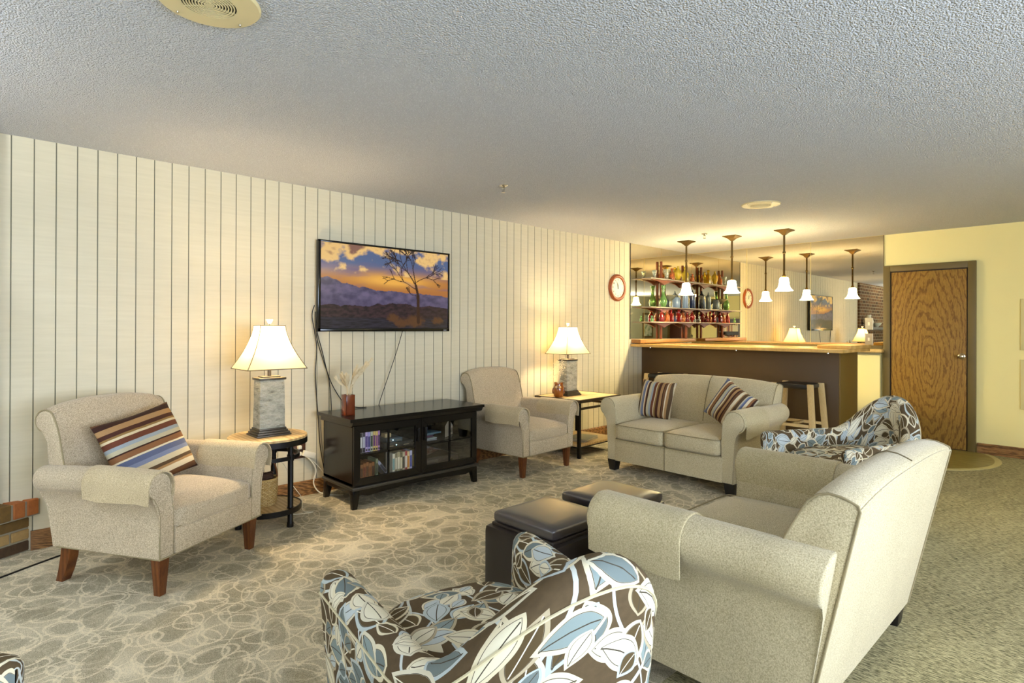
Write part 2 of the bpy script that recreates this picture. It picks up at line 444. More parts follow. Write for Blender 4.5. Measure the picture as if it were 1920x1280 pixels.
# door in the back wall
m_casing=plain('olive_brown_door_casing','#6b5a2e',.5)
m_doorw=None
t=NT('oak_veneer_door',.55,.3); o_=t.obj()
v=t.mapv(o_,(3.2,1,.9),(0,0,0),(4.9,0,-.9)); w=t.new('ShaderNodeTexWave',wave_type='RINGS',rings_direction='Y'); t.put(w.inputs['Vector'],v)
w.inputs['Scale'].default_value=2.6; w.inputs['Distortion'].default_value=16; w.inputs['Detail'].default_value=5; w.inputs['Detail Scale'].default_value=.8; w.inputs['Detail Roughness'].default_value=.68
fn=t.noise(t.mapv(o_,(60,1,5)),3,3)
t.col(t.mix(.4,t.ramp(w.outputs['Fac'],[(0,lin('#6b481a')),(.2,lin('#8a6226')),(.6,lin('#a67f38')),(1,lin('#9a7430'))]),t.ramp(fn,[(.3,lin('#553a16')),(.7,lin('#a58039'))]))); 
m_doorw=t.m
D0,D1,DH=-1.977,-1.112,2.068
dr=empty('door_1',(0,0,0)); struct(dr)
b=B(); cw=.07
b.box((D0,RY1-.045,0),(D0+cw,RY1,DH),.004); b.box((D1-cw,RY1-.045,0),(D1,RY1,DH),.004); b.box((D0+cw,RY1-.045,DH-cw),(D1-cw,RY1,DH),.004)
b.done('door_casing',m_casing,dr)
b=B(); b.box((D0+cw,RY1-.02,.0),(D1-cw,RY1-.012,DH-cw)); b.done('door_gap_shade',plain('painted_gap_shade','#2a160c',.6),dr)  # dark sheet: shade in the gap round the door, put into colour
b=B(); b.box((D0+cw+.012,RY1-.032,.018),(D1-cw-.012,RY1-.008,DH-cw-.012),.002); sl=b.done('door_panel',m_doorw,dr)
b=B(); kx,kz=-1.235,1.035
b.bm.verts.ensure_lookup_table()
vs=b.lathe([(.0,0),(.033,.001),(.033,.006),(.014,.012),(.012,.035),(.022,.042),(.029,.055),(.027,.068),(.015,.075),(.0,.076)],20)
for v in vs: v.co=Vector((kx+v.co.x,RY1-.032-v.co.z,kz+v.co.y))
b.done('door_knob',plain('satin_nickel_knob','#b9a98c',.25,1),sl)
# olive strip beside the mirror
# round vinyl floor inset in front of the door
t=NT('olive_vinyl',.35,.4); n=t.noise(t.mapv(t.obj(),(3,9,1)),2,5,.65); t.col(t.ramp(n,[(.3,lin('#75682f')),(.7,lin('#9a8c4e'))])); m_vin=t.m
def clipdisc(r,z0,z1,n=72):
    P=[]
    for k in range(n):
        a=2*PI*k/n; P.append((max(-1.96,-1.689+r*math.cos(a)),min(RY1-.002,7.41+r*math.sin(a))))
    return P
me=empty('entry_mat',(0,0,0),0,'round olive vinyl floor inset with pale rim in front of the oak door','floor mat')
b=B(); b.prism(clipdisc(.845,0,0),2,.001,.008); b.done('mat_rim',plain('pale_olive_rim','#bdb27a',.5),me)
b=B(); b.prism(clipdisc(.79,0,0),2,.002,.011); b.done('mat_surface',m_vin,me)
# notices at the right edge
for i,(z0,z1) in enumerate(((1.118,1.645),(.508,1.019))):
    b=B(); b.box((-.752,RY1-.02,z0),(-.33,RY1,z1),.004)
    tag(b.done('wall_panel_frame',plain('cream_frame_%d'%i,'#d9cb92',.6)),['upper cream panel on yellow wall at the far right edge','lower cream panel on yellow wall at the far right edge'][i],'wall panel','cream panels right of the door')

# ---------------------------------------------------------------- mirrors, bar
m_mir=mirror_mat(); m_dk=plain('dark_mirror_backing','#20180c',.6)
ml=empty('wall_mirror',(RX0,7.15,1.8),0,'tinted mirror panels on the left wall behind the bottle shelf','mirror','bar mirrors')
ml.location=(0,0,0)
for a,c in ((6.372,7.108),(7.114,7.938)):
    b=B(); b.box((RX0+.001,a,1.182),(RX0+.006,c,2.436)); b.done('mirror_panel',m_mir,ml,smooth=False)
b=B(); b.box((RX0+.0005,6.362,1.18),(RX0+.009,6.371,2.438)); b.done('edge_trim',m_dk,ml,smooth=False)
mb=empty('wall_mirror',(0,0,0),0,'wide tinted mirror panels on the back wall beside the oak door','mirror','bar mirrors')
for a,c in ((-4.468,-3.636),(-3.630,-2.800),(-2.794,-1.984)):
    b=B(); b.box((a,RY1-.006,1.132),(c,RY1-.001,2.436)); b.done('mirror_panel',m_mir,mb,smooth=False)
b=B(); b.box((-1.984,RY1-.012,1.09),(-1.978,RY1-.0005,2.438)); b.done('edge_trim',m_casing,mb,smooth=False)
# switch plates on the mirror
for z0,z1,nm in ((1.319,1.46,'upper'),(1.135,1.273,'lower')):
    e=empty('switch_plate',(0,0,0),0,nm+' chrome switch plate on the mirror beside the door','switch plate','chrome plates on the mirror')
    b=B(); b.box((-2.172,RY1-.016,z0),(-2.092,RY1-.0065,z1)); b.done('plate',plain('brushed_steel_plate','#b9b4a6',.28,1),e,smooth=False)
    b=B(); b.box((-2.142,RY1-.022,(z0+z1)/2-.02),(-2.122,RY1-.016,(z0+z1)/2+.02),.002); b.done('switch_rocker',plain('ivory','#e8e0c8',.4),e)
m_oak=wood('light_oak_edge','#c09449','#e3c27d',(8,1,1),.4,1.5,3)
m_oaktop=wood('brown_bar_top','#7a5127','#a97a40',(1,8,1),.3,2,4)
m_barf=plain('dark_brown_bar_front','#4c3717',.45,bump=(40,.03,.002)); m_bars=plain('olive_brown_bar_side','#6b5420',.45)
bar=empty('bar_counter',(0,0,0),0,'long bar with oak edged top and dark brown front below the pendants','bar counter')
b=B(); b.box((RX0+.001,6.64,.0),(-2.06,7.2,1.085),.002); b.done('bar_front',m_barf,bar)
b=B(); b.box((-2.06,6.64,0),(-2.045,7.2,1.085),.001); b.done('end_panel',m_bars,bar)
b=B(); b.box((RX0+.001,6.38,1.085),(-1.945,7.28,1.12),.003); b.done('worktop',m_oak,bar)
b=B(); b.box((RX0+.002,6.47,1.1195),(-2.3,7.22,1.1225)); b.done('worktop_inlay',m_oaktop,bar)
b=B(); b.box((-2.26,6.60,1.121),(-1.93,7.27,1.156),.004); b.done('lift_up_flap',m_oak,bar)
for x in (-4.25,-3.1,-2.12):
    b=B(); b.lathe([(.012,0),(.012,.01),(.006,.014)],10,(x,6.5,1.071)); b.done('screw_cap',m_chrome,bar)
bk=empty('back_counter',(0,0,0),0,'cream half wall with oak cap under the back mirror','counter')
b=B(); b.box((-4.47,7.855,0),(-1.998,RY1-.001,1.035)); b.done('half_wall',m_yel,bk)
b=B(); b.box((-4.47,7.845,1.02),(-1.995,7.856,1.05)); b.done('cap_moulding',plain('khaki_moulding','#b9ad7c',.6),bk)  # darker khaki strip under the oak cap
b=B(); b.box((-4.47,7.80,1.05),(-1.965,RY1-.001,1.09),.012); b.done('oak_cap',m_oak,bk)
b=B(); b.box((-4.47,RY1-.012,1.091),(-1.99,RY1-.001,1.131)); b.done('reflection_strip',m_casing,bk)  # olive strip stands in for a reflection at the mirror foot
b=B(); b.box((RX0+.001,6.40,1.13),(-4.33,7.79,1.178),.004); tag(b.done('wall_ledge',m_oaktop),'brown wooden ledge along the left mirror behind the bar','ledge')

# ---------------------------------------------------------------- bottle shelf
m_shf=plain('red_brown_shelf_wood','#6e3a24',.4); m_shtop=plain('grey_shelf_top','#8a7f72',.3)
sh=empty('bottle_shelf',(0,0,0),0,'red brown three tier bracket shelf of glassware before the left mirror','shelf')
SX0,SX1=-4.468,-4.32
for z,(a,c) in ((2.0,(6.62,7.93)),(1.615,(6.62,7.93)),(1.415,(6.62,7.93))):
    b=B(); b.box((SX0,a,z-.014),(SX1,c,z),.003); o=b.done('shelf_board',m_shtop,sh)
    for py in (7.05,7.72):
        for sgn in (-1,1):
            b=B(); P=[(py,z-.015),(py+sgn*.30 if not(sgn>0 and py>7.5) else py+.2,z-.015)]
            for k in range(9):
                t=k/8; L=(.30 if not(sgn>0 and py>7.5) else .2)
                P.append((py+sgn*L*(1-t)**1.0, z-.020-.06*t**2.2))
            if sgn>0: P=P[::-1]
            b.prism(P,0,-4.405,-4.385); b.done('bracket',m_shf,sh,smooth=False)
for py in (7.05,7.72):
    b=B(); b.box((-4.455,py-.013,1.178),(-4.425,py+.013,2.25),.003); b.done('post',m_shf,sh)
G={'y':glassy('yellow_glass','#d8c040',.08,.6),'g':glassy('green_glass','#6fa05a',.08,.6),'b':glassy('blue_white_glass','#7d93b0',.15,.3),
   'r':glassy('red_glass','#8e1f1c',.06,.55),'c':glassy('clear_glass','#dfe5da',.03,.9),'o':glassy('amber_glass','#b5632a',.06,.6),'d':glassy('dark_blue_glass','#23304f',.08,.4)}
SHAPE={'oval':[(.025,0),(.03,.01),(.022,.02),(.045,.06),(.052,.1),(.045,.14),(.02,.165),(.014,.18),(.014,.2),(.02,.205)],
 'square':[(.04,0),(.045,.01),(.045,.12),(.03,.15),(.015,.165),(.015,.19),(.024,.2),(.02,.22),(.008,.23)],
 'cup':[(.022,0),(.024,.005),(.028,.05),(.045,.14),(.042,.14),(.024,.05),(.0,.02)],
 'vase':[(.03,0),(.035,.01),(.05,.07),(.045,.11),(.022,.17),(.02,.24),(.035,.3),(.032,.3),(.016,.24)],
 'bowl':[(.03,0),(.03,.006),(.01,.012),(.01,.09),(.03,.1),(.10,.17),(.097,.172),(.02,.11),(0,.108)],
 'jar':[(.045,0),(.052,.01),(.052,.12),(.04,.14),(.045,.15)],
 'tall':[(.04,0),(.043,.01),(.043,.2),(.02,.225),(.012,.235),(.012,.25),(.004,.275)],
 'small':[(.018,0),(.02,.006),(.02,.04),(.009,.05),(.009,.062),(.014,.066),(.014,.08)],
 'flask':[(.035,0),(.038,.006),(.038,.09),(.016,.12),(.014,.145),(.02,.15),(.02,.165)]}
ITEMS=[ # z, y, kind, colour, scale, label
 (2.0,6.80,'cup','c',.75,'small clear glass cup at the left end of the top shelf'),
 (2.0,7.10,'cup','c',1.0,'clear flared glass on the top shelf left of the yellow bottles'),
 (2.0,7.24,'flask','o',1.0,'green amber flask on the top shelf'),
 (2.0,7.40,'oval','y',1.0,'oval yellow glass bottle on the top shelf'),
 (2.0,7.60,'square','y',.95,'broad shouldered yellow green decanter on the top shelf'),
 (2.0,7.80,'flask','o',.75,'small stoppered amber bottle at the corner end of the top shelf'),
 (1.615,7.02,'vase','g',1.0,'slender green glass vase on the middle shelf'),
 (1.615,7.20,'bowl','c',1.0,'footed clear glass bowl on the middle shelf'),
 (1.615,7.36,'jar','b',1.0,'round blue and white glass jar on the middle shelf'),
 (1.615,7.60,'tall','b',.95,'tall pale blue decanter on the middle shelf'),
 (1.615,7.80,'tall','d',1.0,'tall dark blue bottle at the corner end of the middle shelf'),
 (1.415,6.74,'small','g',1.0,'tiny green bottle alone at the left end of the bottom shelf'),
 (1.415,6.98,'flask','r',1.0,'red flask left of the post on the bottom shelf'),
 (1.415,7.12,'flask','o',.95,'amber flask right of the post on the bottom shelf'),
 (1.415,7.22,'square','r',.75,'square red decanter on the bottom shelf'),
 (1.415,7.32,'small','d',1.0,'tiny dark bottle on the bottom shelf'),
 (1.415,7.43,'square','r',.78,'bright red square bottle beside the tiny dark one'),
 (1.415,7.55,'flask','o',.8,'orange glass flask on the bottom shelf'),
 (1.415,7.66,'flask','r',.9,'deep red flask left of the second post'),
 (1.415,7.79,'oval','r',.75,'oval red bottle right of the second post'),
 (1.415,7.87,'small','c',1.1,'little clear bottle at the corner end of the bottom shelf')]
for z,y,k,cl,s_,lab in ITEMS:
    b=B(); b.lathe([(r*s_,h*s_) for r,h in SHAPE[k]],14 if k!='square' else 16,(0,0,0),sq=.5 if k=='square' else None)
    o=b.done({'cup':'glass_cup','vase':'glass_vase','bowl':'footed_bowl','jar':'glass_jar'}.get(k,'glass_bottle'),G[cl],loc=(-4.385,y,z+.0005))
    tag(o,lab,{'cup':'cup','vase':'vase','bowl':'bowl','jar':'jar'}.get(k,'bottle'),'glassware on the bar shelf')

# ---------------------------------------------------------------- pendants
m_bronze=plain('bronze_metal','#5e4a24',.35,.7)
m_pshade=emit('glowing_bell_glass','#fff0bd',55)
def pendant():
    e=empty('pendant_lamp',(0,0,0))
    b=B(); vs=b.lathe([(.118,0),(.118,-.008),(.06,-.028),(.03,-.05),(.018,-.06)],4); 
    for v in vs: v.co=Matrix.Rotation(PI/4,4,'Z')@v.co
    b.done('canopy',m_bronze,e,smooth=False)
    b=B(); b.lathe([(.0115,-.06),(.0115,-.24),(.017,-.245),(.017,-.262),(.0115,-.267),(.0115,-.5),(.018,-.51),(.022,-.53),(.022,-.545)],12); b.done('rod',m_bronze,e)
    b=B(); b.lathe([(.035,-.535),(.045,-.545),(.05,-.57),(.053,-.61),(.064,-.65),(.085,-.678),(.094,-.684),(.09,-.686),(.06,-.655),(.046,-.61),(.0,-.57)],24,capb=False); b.done('lamp_shade',m_pshade,e)
    return e
PX=(-3.8784,-3.272,-2.6597)
p0=pendant()
for i,x in enumerate(PX):
    p=p0 if i==0 else dup(p0)
    p.location=(x,6.744,CH)
    tag(p,['bronze pendant lamp with glowing bell shade, the one nearest the panelled wall','bronze pendant lamp with glowing bell shade, middle of the three over the bar','bronze pendant lamp with glowing bell shade, the one nearest the oak door'][i],'pendant lamp','pendant lamps over the bar')
    point('pendant_light',(x,6.744,CH-.635),20,(1,.82,.50),.03)

# ---------------------------------------------------------------- ceiling fittings
m_spk=plain('cream_speaker_grille','#d8ca9a',.5); m_spkd=plain('speaker_dark','#15130f',.8)
def speaker():
    e=empty('ceiling_speaker',(0,0,0))
    b=B(); b.lathe([(.09,-.012),(.158,-.010),(.164,-.004),(.164,0)],48,capb=False,capt=False); b.done('rim_plate',m_spk,e)
    b=B(); b.lathe([(.0,-.004),(.091,-.004)],48,capb=False,capt=False); b.done('dark_cone',m_spkd,e)
    b=B()
    for k in range(9):
        r=.012+k*.0092; b.lathe([(r,-.0125),(r+.0045,-.0125),(r+.0045,-.009),(r,-.009),(r,-.0125)],40,capb=False,capt=False)
    for k in range(8):
        a=k*PI/4; b.tube([(.008*math.cos(a),.008*math.sin(a),-.0115),(.09*math.cos(a),.09*math.sin(a),-.0115)],.0014,4)
    b.lathe([(0,-.013),(.012,-.013)],16,capb=False,capt=False)
    b.done('grille',m_spk,e)
    for k in range(4):
        b=B(); a=k*PI/2+.5; b.lathe([(.0,-.0165),(.004,-.015),(.005,-.011)],10,(.14*math.cos(a),.14*math.sin(a),0),capt=False); b.done('screw',m_chrome,e)
    return e
s0=speaker(); s0.location=(-2.161,.615,CH); tag(s0,'large round cream ceiling speaker grille at the top edge of the photo','ceiling speaker','ceiling speakers')
s1=dup(s0); s1.location=(-2.255,5.2,CH); s1.rotation_euler=(0,0,.6); tag(s1,'small looking round cream ceiling speaker before the bar pendants','ceiling speaker','ceiling speakers')
def sprinkler():
    e=empty('fire_sprinkler',(0,0,0))
    b=B(); b.lathe([(.035,0),(.033,-.004),(.016,-.007),(.011,-.016),(.013,-.022)],20,capt=True); b.done('escutcheon',m_chrome,e)
    b=B(); 
    for sg in (-1,1): b.tube([(sg*.009,0,-.02),(sg*.014,0,-.034),(sg*.006,0,-.052)],.0028,6)
    b.tube([(0,0,-.022),(0,0,-.05)],.003,6); b.lathe([(.004,-.05),(.017,-.053),(.017,-.055),(.0,-.056)],16); b.done('deflector',m_chrome,e); return e
q0=sprinkler(); q0.location=(-3.36,3.085,CH); tag(q0,'chrome sprinkler head on the ceiling above the TV','sprinkler','ceiling sprinklers')
q1=dup(q0); q1.location=(-3.418,6.352,CH); q1.rotation_euler=(0,0,PI/4); tag(q1,'chrome sprinkler head on the ceiling just before the bar pendants','sprinkler','ceiling sprinklers')

# ---------------------------------------------------------------- loveseats
def extr_part(name,prof,axis,a0,a1,mat,par,bev=.012,n=1,fn=None,label=None,seg=3):
    b=B(); b.prism(prof,axis,a0,a1,bev,seg,n)
    if fn:
        for v in b.bm.verts: v.co=fn(v.co)
    return b.done(name,mat,par,label=label,angle=50)
def cushion(b,lo,hi,crown=.03,front=.0,nu=16,nv=14,r=.03,sag=0):
    """pillowy box: grid top, rounded"""
    x0,y0,z0=lo; x1,y1,z1=hi
    vs=b.box(lo,hi,0)
    bmesh.ops.subdivide_edges(b.bm,edges=list({e for v in vs for e in v.link_edges}),cuts=11,use_grid_fill=True)
    cx,cy,cz=(x0+x1)/2,(y0+y1)/2,(z0+z1)/2
    for v in b.bm.verts:
        u=(v.co.x-cx)/((x1-x0)/2); w=(v.co.y-cy)/((y1-y0)/2); t=(v.co.z-cz)/((z1-z0)/2)
        if v.co.x<x0-1e-5 or v.co.x>x1+1e-5 or v.co.y<y0-1e-5 or v.co.y>y1+1e-5: continue
        # round corners
        p=Vector((v.co.x,v.co.y,v.co.z))
        ix=max(x0+r,min(x1-r,p.x)); iy=max(y0+r,min(y1-r,p.y)); iz=max(z0+r,min(z1-r,p.z))
        d=p-Vector((ix,iy,iz))
        if d.length>r: p=Vector((ix,iy,iz))+d.normalized()*r
        if t>.5: p.z+=crown*(1-abs(u)**2.5)*(1-abs(w)**2.5)
        if w<-.5: p.y-=front*(1-abs(u)**3)*(1-t*t*.7)
        v.co=p
def rollprof(xi,xo,z0,cx,cz,r,zn,sgn=1):
    """arm profile: inner face xi, outer face xo, roll at (cx,cz)"""
    P=[(xi,z0),(xi,zn-.06),(cx-r*.98,cz-.012)]
    P+=arc(cx,cz,r,172,-62,18)
    P+=[(xo+.012,zn-.02),(xo,zn-.07),(xo,z0)]
    return [(sgn*x,z) for x,z in (P if sgn>0 else P)]
def rollcover(cx,cz,r,sgn,z_in,z_out,xi,xo,t=.006):
    """closed thin profile of a cover draped over the arm roll"""
    def line(off):
        R=r+off
        P=[(cx-R*.99-.002,z_in),(cx-R,cz-.01)]+arc(cx,cz,R,172,0,16)+[(cx+R,cz-.02),(cx+R*.97,z_out)]
        return P
    P=line(.003)+line(.003+t)[::-1]
    return [(sgn*x,z) for x,z in P]
BACKP=[(.388,.10),(.54,.835),(.535,.852),(.515,.862),(.49,.872),(.455,.876),(.425,.865),(.395,.835),(.365,.775),(.335,.71),(.308,.64),(.285,.56),(.262,.46),(.25,.38),(.25,.2)]
def loveseat(name,covers,label,rz,loc):
    e=empty(name,loc,rz,label,'loveseat','beige loveseats')
    W=.62
    b=B(); b.prism([(-.375,.10),(.386,.10),(.42,.28),(.42,.30),(-.375,.30)],0,-W+.09,W-.09,.006); b.done('base_frame',m_loveseat,e)
    # back
    def crownf(c):
        c=c.copy()
        if c.z>.55: c.z-=.035*(abs(c.x)/W)**3*((c.z-.55)/.32)
        if c.z<.5: c.x*=.985
        return c
    extr_part('backrest',BACKP,0,-W-.0012,W+.0012,m_loveseat,e,.012,14,crownf)
    b=B()
    for sx in (-W,W):
        pts=[Vector((sx,y,z)) for y,z in BACKP[:13]]
        pts=[crownf(p)+Vector((0,0.001,.001)) for p in pts]
        b.tube(pts,.0038,6); b.done('side_piping',m_pipe,e); b=B()
    b.tube([crownf(Vector((x,.540,.838))) for x in [(-W+2*W*i/16) for i in range(17)]],.0035,6)
    b.done('back_piping',m_loveseat,e)
    b=B(); b.tube([(0,y-.003,z+.001) for y,z in cat_rom([(y,z,0) for y,z in BACKP[2:13]],3) for z in (z,)] if False else [crownf(Vector((0,p[0]-.002,p[1]+.003))) for p in BACKP[2:13]],.0025,6); b.done('centre_seam',m_seam,e)
    # arms
    for sg in (-1,1):
        prof=rollprof(.515,W,.10,.625,.588,.086,.50,sg)
        ends=.36
        def af(c,sg=sg):
            c=c.copy()
            if c.y>.25: c.z-= .03*((c.y-.25)/.15)
            return c
        b=B(); b.prism(prof,1,-.37,.385,.010,3,8)
        for v in b.bm.verts:
            # follow raked back
            if v.co.y>.3: v.co.y+= (v.co.z-.1)*.17
        arm=b.done('armrest',m_loveseat,e,angle=50)
        b=B(); pr=rollprof(.52,W-.004,.10,.625,.588,.082,.50,sg)
        b.tube([(x,-.366,z) for x,z in pr[1:]],.0035,6); b.done('arm_piping',m_pipe,arm)
    for sg,(y0,y1) in covers.items():
        zi,zo=(.50,.47)
        extr_part('armrest_cover',rollcover(.625,.588,.086,sg,zi,zo,.515,W),1,y0,y1,m_lcover,e,.002,10,
            lambda c:Vector((c.x,c.y,c.z+.006*math.sin(c.y*26) if c.z<.52 else c.z)))
        # front cap of the cover
        b=B(); P=arc(.625,.588,.092,0,360,28)[:-1]
        P=[(sg*x,z) for x,z in P]
        b.prism(P,1,y0-.014,y0+.008,.01,3); b.done('cover_end',m_lcover,e)
    # seat cushions
    for sg in (-1,1):
        b=B(); x0,x1=(-.513,-.003) if sg<0 else (.003,.513)
        cushion(b,(x0,-.405,.30),(x1,.30,.445),.028,.012,r=.035); cu=b.done('seat_cushion',m_loveseat,e,angle=60)
        b=B()
        for z in (.308,.437):
            r=.034; P=[(x0+.004,.1,z),(x0+.004,-.36,z)]+[(x0+r+.0*k-(r)*math.cos(k/4*PI/2)+.002,-.405+r-(r)*math.sin(k/4*PI/2)-.006,z) for k in range(5)]
            P+=[(x0+(x1-x0)*k/8,-.411-.012*(1-abs(k/4-1)**3)*.5,z) for k in range(1,8)]
            P+=[(x1-r+r*math.sin(k/4*PI/2)-.002,-.405+r-r*math.cos(k/4*PI/2)-.006,z) for k in range(5)]+[(x1-.004,-.36,z),(x1-.004,.1,z)]
            b.tube(P,.0038,6)
        b.done('cushion_piping',m_pipe,cu)
    b=B(); b.tube([(0,-.3765,.102),(0,-.3765,.298)],.003,5); b.done('front_seam',m_seam,e)
    for x in (-.58,.58):
        for y in (-.32,.33):
            b=B(); b.taper((x-.045,y-.045,0),(x+.045,y+.045,.102),.72,.003); b.done('foot',m_dfoot,e)
    return e
loveseat('loveseat',{1:(-.345,.05)},'beige two seat loveseat with two striped pillows in front of the bar',math.radians(-1.2),(-2.735,4.79,0))
loveseat('loveseat',{1:(-.375,.02),-1:(-.375,.10)},'beige two seat loveseat seen from behind at the right, no pillows',math.radians(-90),(-1.065,2.495,0))

# ---------------------------------------------------------------- armchairs
ABACK=[(.30,.19),(.385,.62),(.40,.74),(.415,.79)]+arc(.43,.865,.066,-80,150,14)+[(.345,.84),(.325,.78),(.305,.70),(.28,.60),(.25,.50),(.235,.42),(.23,.25)]
def armchair(name,label,rz,loc):
    e=empty(name,loc,rz,label,'armchair','beige tweed armchairs')
    W=.36
    b=B(); b.prism([(-.33,.19),(.302,.19),(.36,.42),(-.33,.42)],0,-W+.06,W-.06,.006); b.done('base_frame',m_tweed,e)
    def bf(c):
        c=c.copy(); k=(abs(c.x)/.345)
        if c.z>.62: c.z-=.045*k**3*((c.z-.62)/.3); c.y-=.02*k*k*((c.z-.62)/.3)
        c.x*=1-.0*max(0,c.z-.5)
        return c
    extr_part('backrest',ABACK,0,-.345,.345,m_tweed,e,.014,12,bf)
    b=B()
    for sx in (-.341,.341):
        b.tube([bf(Vector((sx,y,z)))+Vector((0,-.002,.001)) for y,z in ABACK[3:26]],.0045,6)
    b.done('back_piping',m_pipe,e)
    # gathered pleats over the top corners
    b=B()
    for sx in (-1,1):
        for k in range(7):
            x=sx*(.335-.0*k); a=60+k*13
            y=.43+.066*math.cos(math.radians(a)); z=.865+.066*math.sin(math.radians(a))
            b.tube([bf(Vector((sx*.335,y,z))),bf(Vector((sx*.275,y-.004,z+.001)))],[.003,.0008],5)
    b.done('gathered_pleats',m_tweed,e)
    for sg in (-1,1):
        prof=rollprof(.275,W,.19,.362,.552,.068,.47,sg)
        b=B(); b.prism(prof,1,-.36,.335,.008,3,8)
        for v in b.bm.verts:
            if v.co.y>.25: v.co.y+=(v.co.z-.19)*.12
            if v.co.y>.1 and v.co.z>.4: v.co.z-=.012*(v.co.y-.1)/.25
        arm=b.done('armrest',m_tweed,e,angle=50)
        b=B(); pr=rollprof(.279,W-.003,.19,.362,.552,.065,.47,sg); b.tube([(x,-.357,z) for x,z in pr],.004,6); b.done('arm_piping',m_pipe,arm)
        extr_part('armrest_cover',rollcover(.362,.552,.068,sg,.49,.475,.275,W),1,-.375,.04,m_tweed2,e,.002,14,
            lambda c:Vector((c.x+(.004*math.sin(c.y*41+1) if c.z<.53 else 0),c.y,c.z+(.004*math.sin(c.y*17) if c.z<.5 else 0))))
    b=B(); cushion(b,(-.272,-.372,.30),(.272,.26,.425),.045,.012,r=.035); b.done('seat_cushion',m_tweed,e,angle=60)
    b=B(); b.box((-.272,-.368,.192),(.272,-.33,.33),.008); b.done('front_apron',m_tweed,e)
    b=B(); b.tube([(-.36,-.36,.191),(.36,-.36,.191),(.36,.30,.191),(-.36,.30,.191)],.0045,6,closed=True); b.tube([(-.27,-.369,.325),(.27,-.369,.325)],.0022,5); b.done('base_piping',m_pipe,e)
    for x in (-.315,.315):
        b=B(); b.taper((x-.03,-.345,0),(x+.03,-.285,.192),.62,.003); b.done('leg',m_legw,e)
        b=B(); 
        P=[(.235,.192),(.30,.192),(.305,.13),(.318,.06),(.338,0),(.295,0),(.268,.06),(.245,.13)]
        b.prism(P,0,x-.025,x+.025,.003); b.done('leg',m_legw,e)
    return e
def place(rz,front_mid,d):  # origin from the middle between the front leg feet
    f=Vector((math.sin(rz),-math.cos(rz))); return (front_mid[0]-f.x*d,front_mid[1]-f.y*d,0)
rzL=math.radians(31+90); armchair('armchair','beige tweed armchair with a striped pillow beside the round lamp table',rzL,place(rzL,(-3.445,1.0),.325))
rzR=math.radians(3.5+90); armchair('armchair','beige tweed armchair without pillow between TV cabinet and square end table',rzR,place(rzR,(-3.69,3.94),.325))

